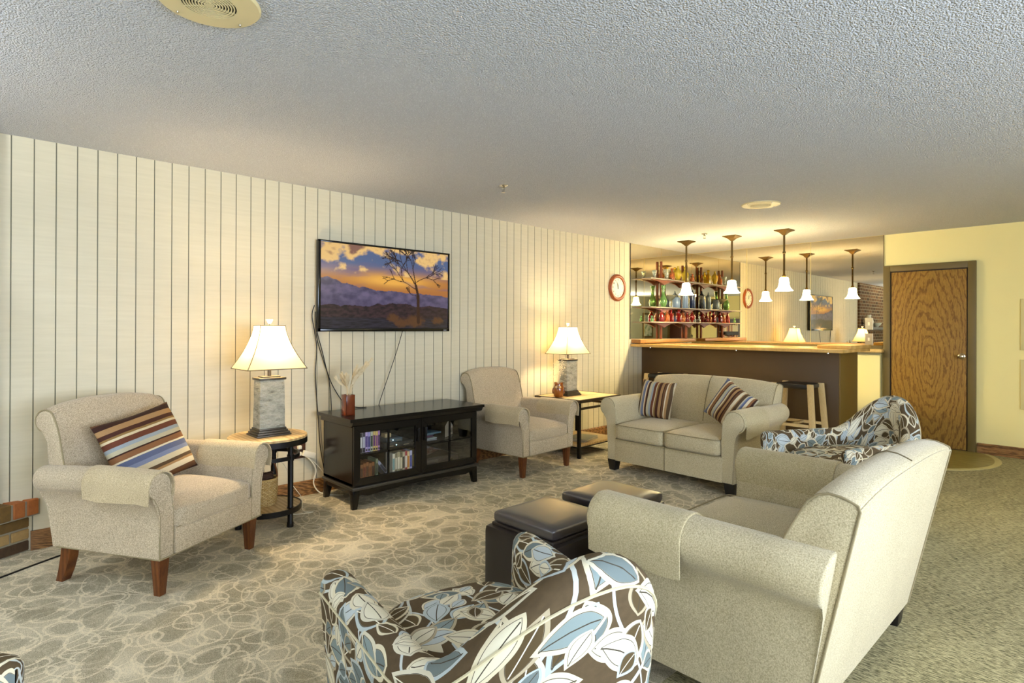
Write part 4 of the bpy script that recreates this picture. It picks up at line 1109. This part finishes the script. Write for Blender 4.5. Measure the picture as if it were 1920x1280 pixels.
# ---------------------------------------------------------------- TV cabinet and contents
cb=empty('media_cabinet',(0,0,0),0,'black lacquered TV cabinet with two glazed doors','cabinet')
CX0,CX1,CY0,CY1=-4.33,-3.872,2.075,3.24
b=B(); b.box((CX0-.03,2.03,.640),(-3.815,3.295,.665),.003); b.prism([(-3.815,.640),(-3.83,.615),(-3.85,.605),(CX0,.605),(CX0,.640)],1,2.05,3.275); b.done('cabinet_top',m_black,cb,smooth=False)
b=B(); th=.02
b.box((CX0,CY0,.165),(CX1,CY0+th,.61),.001); b.box((CX0,CY1-th,.165),(CX1,CY1,.61),.001); b.box((CX0,CY0,.165),(CX0+.008,CY1,.61)); b.box((CX0,CY0,.165),(CX1,CY1,.185)); b.box((CX0,CY0,.595),(CX1,CY1,.612)); b.box((CX0,2.655,.185),(CX1-.003,2.673,.6))
b.done('carcass',m_black,cb,smooth=False)
b=B(); b.box((CX0,CY0+th,.382),(CX1-.03,2.655,.396),.001); b.done('inner_shelf',m_black,cb); b=B(); b.box((CX0,2.673,.382),(CX1-.03,CY1-th,.396),.001); b.done('inner_shelf',m_black,cb)
b=B(); b.box((CX0-.005,CY0-.012,.138),(-3.84,CY1+.012,.16),.004); b.done('base_moulding',plain('black_edge_highlight','#3a372f',.3),cb)  # grey colour is the highlight painted onto the black moulding
b=B(); b.box((CX0,CY0,.105),(-3.855,CY1,.14),.002)
P=[(CY0+.03,.108),(CY1-.03,.108),(CY1-.12,.085)]+[(CY1-.12-(CY1-CY0-.24)*k/10,.085+.018*math.sin(PI*k/10)) for k in range(1,10)]+[(CY0+.12,.085)]
b.prism(P[::-1],0,-3.875,-3.857); b.done('apron',m_black,cb,smooth=False)
for y,sg in ((CY0+.028,-1),(CY1-.028,1)):
    for x,sx in ((-3.883,1),(CX0+.03,-1)):
        b=B(); vs=b.taper((x-.028,y-.03,0),(x+.028,y+.03,.137),.62,.002,shift=(.012*sx,.014*sg)); b.done('leg',m_black,cb)
mg=bpy.data.materials.new('cabinet_glass'); mg.use_nodes=True; n=mg.node_tree.nodes; l=mg.node_tree.links; n.remove(n['Principled BSDF'])
tr=n.new('ShaderNodeBsdfTransparent'); gl=n.new('ShaderNodeBsdfGlossy'); gl.inputs['Roughness'].default_value=.02; fr=n.new('ShaderNodeFresnel'); fr.inputs[0].default_value=1.45; mx=n.new('ShaderNodeMixShader')
l.new(fr.outputs[0],mx.inputs[0]); l.new(tr.outputs[0],mx.inputs[1]); l.new(gl.outputs[0],mx.inputs[2]); l.new(mx.outputs[0],n['Material Output'].inputs[0])
for k,(y0,y1,hy_) in enumerate(((CY0+.003,2.663,2.632),(2.667,CY1-.003,2.698))):
    z0,z1=.168,.606; f=.052; xa,xb=CX1+.001,CX1+.02
    b=B()
    for P in ([(y0,z0),(y1,z0),(y1-f,z0+f),(y0+f,z0+f)],[(y1,z0),(y1,z1),(y1-f,z1-f),(y1-f,z0+f)],[(y1,z1),(y0,z1),(y0+f,z1-f),(y1-f,z1-f)],[(y0,z1),(y0,z0),(y0+f,z0+f),(y0+f,z1-f)]):
        b.prism(P,0,xa,xb,.0015,1)
    d=b.done('cabinet_door',m_black,cb,smooth=False)
    b=B(); ym=(y0+y1)/2; zm=.39
    b.box((xa+.004,ym-.007,z0+f),(xb-.004,ym+.007,z1-f)); b.box((xa+.004,y0+f,zm-.006),(xb-.004,y1-f,zm+.006)); b.done('glazing_bar',m_black,d,smooth=False)
    b=B(); b.box((xa+.007,y0+f-.004,z0+f-.004),(xa+.010,y1-f+.004,z1-f+.004)); b.done('glass_pane',mg,d,smooth=False)
    b=B(); b.box((xb+.014,hy_-.007,.425),(xb+.022,hy_+.007,.535),.002); b.box((xb,hy_-.005,.437),(xb+.016,hy_+.005,.449)); b.box((xb,hy_-.005,.511),(xb+.016,hy_+.005,.523)); b.done('door_handle',m_blackm,d)
cols={}
def cm(c):
    if c not in cols: cols[c]=plain('print_'+c.strip('#'),c,.45)
    return cols[c]
def spine(name,label,cat,group,y,z,w,h,dp,col,col2,lean=0,x=None,kind='case'):
    e_x=(CX1-.02) if x is None else x
    b=B(); b.box((-dp,-w/2,0),(0,w/2,h),.001,1)
    for f in b.bm.faces: f.material_index=0
    n0=len(b.bm.faces)
    b.box((-.001,-w*.36,h*.25),(.0008,w*.36,h*.78)); b.bm.faces.ensure_lookup_table()
    for f in b.bm.faces[n0:]: f.material_index=1
    b.box((-.001,-w*.3,h*.06),(.0008,w*.3,h*.16)); 
    b.bm.faces.ensure_lookup_table()
    for f in b.bm.faces[n0+6:]: f.material_index=2
    o=b.done(name,[cm(col),cm(col2),cm('#26221e')],smooth=False)
    o.location=(e_x,y,z+.0005); o.rotation_euler=(lean,0,0); return tag(o,label,cat,group)
y=2.148; cs=[('#d9d6cc','#2a2a2e','white'),('#c9c9cf','#2e2b3a','pale grey'),('#5b4a86','#c9b6dd','purple'),('#46407a','#a99fd6','indigo'),('#233a2a','#c2c7a8','dark green'),('#6f3a74','#d9c06a','violet and yellow'),('#8a4a80','#e0c070','magenta'),('#4b2c5c','#c48fc4','deep plum')]
pos=['first','second','third','fourth','fifth','sixth','seventh','eighth']
for k,(c1,c2,nm) in enumerate(cs):
    w=.0215 if k<7 else .016
    spine('film_case','%s film case upright on the upper left cabinet shelf, %s from left'%(nm,pos[k]),'film case','film cases on the upper left shelf',y+w/2,.396,w-.001,.148+.003*(k%3),.12,c1,c2); y+=w
y=2.15; 
for k,c in enumerate(('#4a2c1a','#6b2a1c','#55301a','#7a4520','#3d2516')):
    spine('book','dark %s book at the left of the lower cabinet shelf, %s from the left'%(('brown','red','brown','tan','umber')[k],pos[k]),'book','old books on the lower left shelf',y+.012,.185,.023,.125+.006*(k%3),.13,c,'#8f5a2c'); y+=.024
spine('film_case','dark green case just right of the old books','film case','cases on the lower left shelf',2.29,.185,.022,.15,.12,'#2d3a2c','#7d8a6a')
spine('film_case','black and blue film case leaning on the lower cabinet shelf','film case','cases on the lower left shelf',2.398,.192,.024,.15,.11,'#1f2230','#9aa0b5',lean=math.radians(-38) if False else math.radians(38),x=CX1-.03)
y=2.425; vs_=[('#8fb0a8','#e9e2c8','teal edged'),('#d9d2b8','#8a8160','cream'),('#efe8cf','#b0a47c','ivory'),('#e6dcb8','#6f6848','pale yellow'),('#3b3630','#c9bf9c','black'),('#ece6d6','#a63a3a','white with a red mark'),('#d98f3a','#f0d9a0','orange'),('#4f55a0','#c9c9e6','blue'),('#8f7a3a','#3a3020','ochre')]
for k,(c1,c2,nm) in enumerate(vs_):
    w=.0225
    spine('video_tape','%s video tape box on the lower cabinet shelf, %s from left'%(nm,(pos+['ninth'])[k]),'video tape','video tapes on the lower left shelf',y+w/2,.185,w-.001,.165+.004*((k*7)%3),.10,c1,c2); y+=w
def boxthing(name,label,cat,lo,hi,mat,rz=0,bev=.004,extra=None,group=None):
    c=((lo[0]+hi[0])/2,(lo[1]+hi[1])/2,lo[2]); e=empty(name,c,rz,label,cat,group); d=[(h-l_)/2 for l_,h in zip(lo,hi)]
    b=B(); b.box((-d[0],-d[1],0),(d[0],d[1],2*d[2]),bev); b.done('body',mat,e)
    if extra: extra(e,d)
    return e
m_dkg=plain('dark_grey_plastic','#2a2a28',.4); m_led=emit('status_light','#bff5ff',3)
def front_led(e,d):
    b=B(); b.lathe([(0,.003),(.004,.002),(.004,0)],10); 
    for v in b.bm.verts: v.co=Vector((d[0]+v.co.z,v.co.x-d[1]*.2,v.co.y+d[2]))
    b.done('status_light',m_led,e)
    b=B(); b.box((d[0]-.001,-d[1]*.8,d[2]*.5),(d[0]+.001,-d[1]*.4,d[2]*.9)); b.box((d[0]-.001,d[1]*.3,d[2]*.5),(d[0]+.001,d[1]*.8,d[2]*.8)); b.done('front_buttons',m_chrome,e,smooth=False)
boxthing('media_player','flat dark disc player on the upper left cabinet shelf','player',(-4.15,2.36,.397),(-3.90,2.62,.437),m_dkg,0,.004,front_led)
boxthing('set_top_box','small box with a glowing light on top of the disc player','set top box',(-4.08,2.385,.4375),(-3.915,2.53,.468),plain('blue_grey_plastic','#4a5a60',.4),0,.004,front_led)
boxthing('cream_carton','little cream carton on top of the set top box','box',(-4.02,2.40,.4685),(-3.96,2.455,.50),plain('cream_card','#c9b27c',.7))
def player_front(e,d):
    b=B(); b.box((d[0]-.001,-d[1]*.9,d[2]*.9),(d[0]+.001,-d[1]*.1,d[2]*1.5)); b.done('tape_flap',plain('flap_grey','#4a4a46',.3),e,smooth=False)
    b=B(); b.lathe([(0,.01),(.018,.008),(.02,0)],18)
    for v in b.bm.verts: v.co=Vector((d[0]+v.co.z,v.co.x+d[1]*.55,v.co.y+d[2]))
    b.done('jog_dial',m_chrome,e)
boxthing('video_recorder','black video recorder on the lower right cabinet shelf','video recorder',(-4.2,2.70,.1855),(-3.91,3.08,.262),m_dkg,0,.005,player_front)
e=empty('magazine',(-4.04,2.88,.2625),.15,'glossy magazine with blue mountain cover lying open on the video recorder','magazine')
b=B(); V=b.grid(lambda i,j:Vector((-.13+.26*j/8,-.18+.34*i/12,.004+.05*max(0,math.sin(PI*(i/12)))**2*(1-.3*j/8)+.03*(1-i/12))),12,8)
bmesh.ops.solidify(b.bm,geom=b.bm.faces[:],thickness=.006)
t=NT('magazine_cover',.3,.5); n=t.noise(t.obj(),9,4,.6); t.col(t.ramp(n,[(.3,lin('#6f86b5')),(.48,lin('#c9cdd8')),(.55,lin('#9a6248')),(.7,lin('#e0dccf'))])); b.done('cover',t.m,e)
for k,(c,nm,w,d,z) in enumerate((('#8a8f94','grey',.24,.16,.397),('#a9b8b0','pale teal',.22,.15,.405),('#5a2f4a','plum',.14,.12,.413),('#3a3f55','navy',.13,.11,.427),('#4a7080','blue',.20,.14,.441))):
    h=.008 if k<2 else .014
    e=boxthing('brochure' if k<2 else 'book',nm+' '+('brochure' if k<2 else 'book')+' in the small stack on the upper right cabinet shelf','book',(-4.10,2.76-w/2+.02*k,z+.0002*k),(-4.10+d,2.76+w/2+.02*k,z+h),cm(c),.1*(k%3),.001,None,'stack on the upper right cabinet shelf')
boxthing('navy_box','small navy box on top of the book stack','box',(-4.08,2.74,.457),(-4.0,2.83,.50),plain('navy_card','#2c3850',.6))
e=empty('white_sign',(-3.97,3.05,.396),0,'white arched card with black letters on the upper right cabinet shelf','card')
b=B(); V=b.grid(lambda i,j:Vector((.05*math.cos(PI*(.15+.7*i/12))-.03,-.075+.15*i/12,.004+(.13*math.sin(PI*(.25+.55*i/12)))*(j/6)+.0)),12,6); bmesh.ops.solidify(b.bm,geom=b.bm.faces[:],thickness=.003); b.done('card',plain('white_card','#d6d0bc',.5),e)
def text(s_,size,mat,parent,M_,name='lettering',ext=.0008,label=None):
    cu=bpy.data.curves.new(name,'FONT'); cu.body=s_; cu.size=size; cu.extrude=ext; cu.align_x='CENTER'; cu.align_y='CENTER'
    o=bpy.data.objects.new(name,cu); C.objects.link(o); dg=bpy.context.evaluated_depsgraph_get(); dg.update()
    me=bpy.data.meshes.new_from_object(o.evaluated_get(dg)); C.objects.unlink(o); bpy.data.objects.remove(o)
    for v in me.vertices: v.co=M_@v.co
    me.materials.clear(); me.materials.append(mat); q=bpy.data.objects.new(name,me); C.objects.link(q); q.parent=parent
    if label: q['label']=label
    return q
MW=Matrix(((0,0,1,0),(1,0,0,0),(0,1,0,0),(0,0,0,1)))   # text plane facing +x, reading along +y
text('BIG',.055,m_black,e,Matrix.Translation((.024,-.005,.06))@MW)
# vase with dried grass on the cabinet
va=empty('square_vase',(-4.03,2.125,.6655),0,'square brown glazed vase on the left end of the TV cabinet','vase')
b=B(); a=.0365
b.box((-a,-a,0),(a,a,.006)); 
for q in ((-a,-a,a,-a+.006),(-a,a-.006,a,a),(-a,-a,-a+.006,a),(a-.006,-a,a,a)): b.box((q[0],q[1],0),(q[2],q[3],.155),.0015)
b.done('vase_body',plain('red_brown_glaze','#6a2c12',.18,spec=.8,var=.35,vs=18),va)
gr=empty('dried_grass',(-4.03,2.125,.6655),0,'bunch of cream dried grass plumes standing in the square brown vase','dried grass')
m_straw=plain('straw','#d8c49a',.9); m_plume=plain('plume_cream','#e3d4b0',.95)
rnd=random.Random(3)
for k in range(22):
    dy=rnd.uniform(-.085,.20) ; dx=rnd.uniform(-.06,.05); h=.10+.13*max(0,dy/.2)+rnd.uniform(0,.05)
    p=[Vector((dx*.1,dy*.05,.08)),Vector((dx*.3,dy*.25,.155+h*.3)),Vector((dx*.7,dy*.65,.155+h*.7)),Vector((dx,dy,.155+h))]
    b=B(); cr=cat_rom(p,5); b.tube(cr,.0013,4); st=b.done('stem',m_straw,gr)
    b=B(); m=len(cr)
    for i in range(m//2,m):
        for q in range(7):
            a=rnd.random()*2*PI; dr=(cr[-1]-cr[m//2]).normalized(); side=dr.orthogonal().normalized(); side.rotate(Matrix.Rotation(a,3,dr))
            b.tube([cr[i],cr[i]+dr*.022+side*.007,cr[i]+dr*.036+side*.013],[.0032,.0026,.0004],3)
    b.done('plume',m_plume,st)

# ---------------------------------------------------------------- bar stools
m_pale=wood('pale_ash_wood','#b89d68','#dcc694',(6,6,1),.45,1.5,2); m_bseat=plain('black_vinyl','#141416',.35)
def stool(label,loc):
    e=empty('bar_stool',loc,0,label,'bar stool','bar stools')
    b=B(); b.box((-.165,-.165,.715),(.165,.165,.762),.012); b.done('seat',m_bseat,e)
    for sx in (-1,1):
        for sy in (-1,1):
            b=B(); b.taper((sx*.18-.028,sy*.15-.016,0),(sx*.18+.028,sy*.15+.016,.765),1.0,.003,shift=(sx*.055,sy*.04)); b.done('leg',m_pale,e)
    for sy in (-1,1):
        b=B(); b.box((-.20,sy*.17-.012,.33),(.20,sy*.17+.012,.36),.002); b.done('stretcher',m_pale,e)
    b=B(); b.box((-.012,-.17,.335),(.012,.17,.357),.002); b.done('stretcher',m_pale,e)
    return e
stool('black seated pale wood bar stool right of the loveseat, under the bar',(-2.37,6.36,0))
stool('black seated pale wood bar stool behind the left end of the loveseat',(-3.93,6.36,0))

# ---------------------------------------------------------------- clock
ck=empty('wall_clock',(RX0,6.077,1.84),0,'round wooden wall clock with white face on the panelled wall','clock')
b=B(); vs=b.lathe([(.0,0),(.172,0),(.174,.012),(.165,.03),(.145,.036),(.128,.028),(.124,.02),(.0,.02)],56)
for v in vs: v.co=Vector((v.co.z,v.co.x,v.co.y))
b.done('clock_frame',wood('cherry_clock_wood','#7a2f14','#b0612f',(4,4,4),.3,2,3),ck,angle=50)
b=B(); vs=b.lathe([(.0,.0215),(.124,.0215)],48,capb=False,capt=False)
for v in vs: v.co=Vector((v.co.z,v.co.x,v.co.y))
b.done('clock_face',plain('clock_face_cream','#f0e9d2',.5),ck)
m_ink=plain('clock_ink','#2a2620',.6)
for k in range(1,13):
    a=PI/2-k*PI/6; text(str(k),.03,m_ink,ck,Matrix.Translation((.0222,.103*math.cos(a),.103*math.sin(a)))@MW,'numeral')
for nm,a,L,w in (('hour_hand',PI/2+.05,.055,.004),('minute_hand',PI/2+.35,.085,.0028)):
    b=B(); d=Vector((0,math.cos(a),math.sin(a))); b.tube([Vector((.025,0,0))-d*.015,Vector((.025,0,0))+d*L],[w,w*.4],6); b.done(nm,m_ink,ck)

# ---------------------------------------------------------------- brick hearth and fireplace
m_bk=[plain('brick_orange','#a5622f',.9,var=.35,vs=40,bump=(90,.5,.004)),plain('brick_olive_brown','#6e5326',.9,var=.35,vs=40,bump=(90,.5,.004)),plain('brick_dark','#4a3620',.9,var=.35,vs=40,bump=(90,.5,.004)),plain('brick_tan','#a98a55',.9,var=.25,vs=40,bump=(90,.5,.004))]
m_mort=plain('mortar','#9c937b',.95,bump=(120,.5,.004))
he=empty('brick_hearth',(0,0,0),0,'low raised brick hearth at the left edge by the baseboard','hearth')
b=B(); b.prism([(-4.474,.30),(-4.09,-.365),(-4.09,-2.2),(-4.428,-2.2),(-4.428,.142),(-4.474,.142)],2,0,.205); b.prism([(-4.474,.353),(-4.061,-.362),(-4.065,-2.2),(-4.428,-2.2),(-4.428,.142),(-4.474,.142)],2,.205,.297); b.done('mortar_core',m_mort,he,smooth=False)
b=B(); rnd=random.Random(5)
MT=Matrix.Translation((-4.474,.305,0))@Matrix.Rotation(math.radians(-60),4,'Z')
def brk(lo,hi):
    n0=len(b.bm.faces); b.box(lo,hi,.004,1,MT); b.bm.faces.ensure_lookup_table(); k=rnd.choice((0,0,1,1,2,3))
    for f in b.bm.faces[n0:]: f.material_index=k
for r in range(3):
    x=.006 if r%2==0 else -.09
    while x<.75:
        x0=max(.006,x); x1=min(.75,x+.19); 
        if x1-x0>.03: brk((x0,-.05,.006+r*.068),(x1,.008,.006+r*.068+.056))
        x+=.2
x=-.032
while x<.76:
    brk((x,-.02 if x<0 else -.12,.212),(x+.062,.031,.303)); x+=.074
b.done('hearth_bricks',m_bk,he,smooth=False)
m_brw=brick('fireplace_brick',1,None,.21,.075,ca='#7a5838',cb='#4e4030',mortar='#9a9078')
b=B(); b.box((RX0+.001,-2.35,0),(-4.43,.14,CH)); fp=struct(b.done('wall_fireplace',m_brw,smooth=False))
b=B(); b.box((-4.4295,-1.75,.31),(-4.42,-.65,1.0)); tag(b.done('firebox_opening',plain('firebox_black','#0c0a09',.9),smooth=False),'black firebox opening in the brick fireplace','firebox')  # flat black plate marks the opening
b=B(); b.box((-4.428,-2.2,1.30),(-4.18,.06,1.375),.008); tag(b.done('mantel_shelf',plain('dark_grey_mantel','#4f4c48',.5)),'dark grey mantel shelf on the brick fireplace, seen in the mirror','mantel')
b=B(); b.lathe([(.05,0),(.06,.006),(.10,.07),(.112,.13),(.09,.19),(.055,.225),(.052,.25),(.062,.29),(.056,.29),(.046,.25),(.05,.2),(.0,.03)],28); tag(b.done('ceramic_vase',plain('white_ceramic','#d9d4c2',.35),loc=(-4.30,-.08,1.3755)),'white round ceramic vase on the mantel, seen in the mirror','vase')
b=B(); b.lathe([(.04,0),(.045,.006),(.09,.05),(.12,.10),(.112,.10),(.08,.05),(.0,.015)],24); tag(b.done('ceramic_bowl',plain('pale_ceramic','#cfd2c2',.35),loc=(-4.30,-.72,1.3755)),'pale bowl on the mantel, seen in the mirror','bowl')

# ---------------------------------------------------------------- far side of the room, seen only in the mirrors
dw=empty('door_2',(0,0,0)); struct(dw)
b=B(); b.box((1.95,RY0,0),(2.05,RY0+.04,2.1)); b.box((2.8,RY0,0),(2.89,RY0+.04,2.1)); b.box((2.05,RY0,2.02),(2.8,RY0+.04,2.1)); b.done('door_casing',m_casing,dw,smooth=False)
b=B(); b.box((2.05,RY0,.01),(2.8,RY0+.02,2.02)); b.done('door_panel',plain('dark_red_door','#4a2114',.45),dw,smooth=False)
bc=empty('bookcase',(0,0,0),0,'dark wooden bookcase on the far wall, seen in the mirror','bookcase')
m_bc=plain('dark_cherry','#2e130c',.4)
b=B()
for x in (.0,.76): b.box((x,RY0+.01,0),(x+.03,RY0+.32,1.62))
b.box((0,RY0+.01,0),(.79,RY0+.02,1.62)); b.box((-.02,RY0+.01,1.62),(.81,RY0+.34,1.65)); b.done('carcass',m_bc,bc,smooth=False)
for z in (.06,.45,.82,1.2):
    b=B(); b.box((.03,RY0+.02,z),(.76,RY0+.31,z+.02)); b.done('shelf_board',m_bc,bc,smooth=False)
rnd=random.Random(8); y=.04
ORD=['first','second','third','fourth','fifth','sixth','seventh','eighth','ninth','tenth','eleventh','twelfth','thirteenth','fourteenth','fifteenth']
for z in (1.22,.84):
    x=.05
    for k in range(15):
        w=rnd.uniform(.028,.045); h=rnd.uniform(.2,.27)
        b=B(); b.box((0,0,0),(w-.002,.18,h),.002,1); o=b.done('book',cm(rnd.choice(('#c98a5a','#e6d8b8','#a5452c','#d9c9a0','#6b2f24'))),smooth=False); o.location=(x,RY0+.1,z+.0005)
        tag(o,'%s book from the door side on the %s bookcase shelf, seen in the mirror'%(ORD[14-k],'upper' if z>1 else 'middle'),'book','bookcase %s shelf books'%('upper' if z>1 else 'middle')); x+=w
pf=empty('framed_picture',(RX1,-2.05,1.42),0,'framed painting of a plant on the grey wall, seen in the mirror','picture')
b=B()
for q in ((-.32,-.44,-.26,.44),(.26,-.44,.32,.44),(-.26,.38,.26,.44),(-.26,-.44,.26,-.38)): b.box((-.03,q[0],q[1]),(-.001,q[2],q[3]),.004)
b.done('frame',plain('brown_picture_frame','#5a421f',.4),pf)
t=NT('plant_painting',.6); n=t.noise(t.obj(),7,3); t.col(t.ramp(n,[(.35,lin('#6f8a6a')),(.5,lin('#b9c6c2')),(.7,lin('#cfd6cf'))])); b=B(); b.box((-.012,-.26,-.38),(-.001,.26,.38)); b.done('painting',t.m,pf,smooth=False)
tp=empty('camera_tripod',(.03,-.06,0),0,'black photographer tripod, seen in the mirror','tripod')
for k in range(3):
    a=math.radians(-90+120*k+14); b=B(); b.tube([(.02*math.cos(a),.02*math.sin(a),.92),(.20*math.cos(a),.20*math.sin(a),.45),(.40*math.cos(a),.40*math.sin(a),0.008)],[.014,.012,.009],8); b.done('leg',m_blackm,tp)
b=B(); b.lathe([(.015,.7),(.015,1.08),(.03,1.085),(.03,1.11),(.012,1.12),(.012,1.15)],14); b.lathe([(.035,.88),(.035,.96)],12); b.done('centre_column',m_blackm,tp)

# added uplighters, unseen, put in only to brighten the ceiling
def added_uplighter(label,x,y,pw,lc=(.88,.93,1.0)):
    e=empty('added_floor_lamp',(x,y,0),0,label,'lamp','added uplighter lamps')
    b=B(); b.lathe([(.14,0),(.14,.015),(.03,.03),(.012,.04),(.012,1.72),(.03,1.74)],28); b.done('stand',m_blackm,e)
    b=B(); b.lathe([(.03,1.74),(.09,1.76),(.16,1.82),(.157,1.823),(.085,1.768),(.0,1.752)],32,capb=False); b.done('bowl_shade',plain('cream_bowl','#d9d2bb',.5),e)
    o=area('ceiling_fill_light',(x,y,1.86),(PI,0,0),.24,.24,pw,lc); o.data.spread=math.radians(170)
added_uplighter('added black uplighter lamp by the side wall, out of frame behind the camera',2.35,-.1,95)
added_uplighter('added black uplighter lamp by the side wall, out of frame beyond the hall',1.9,5.0,75,(1,.83,.52))
added_uplighter('added black uplighter lamp near the fireplace, out of frame on the left',-3.1,-1.5,80)
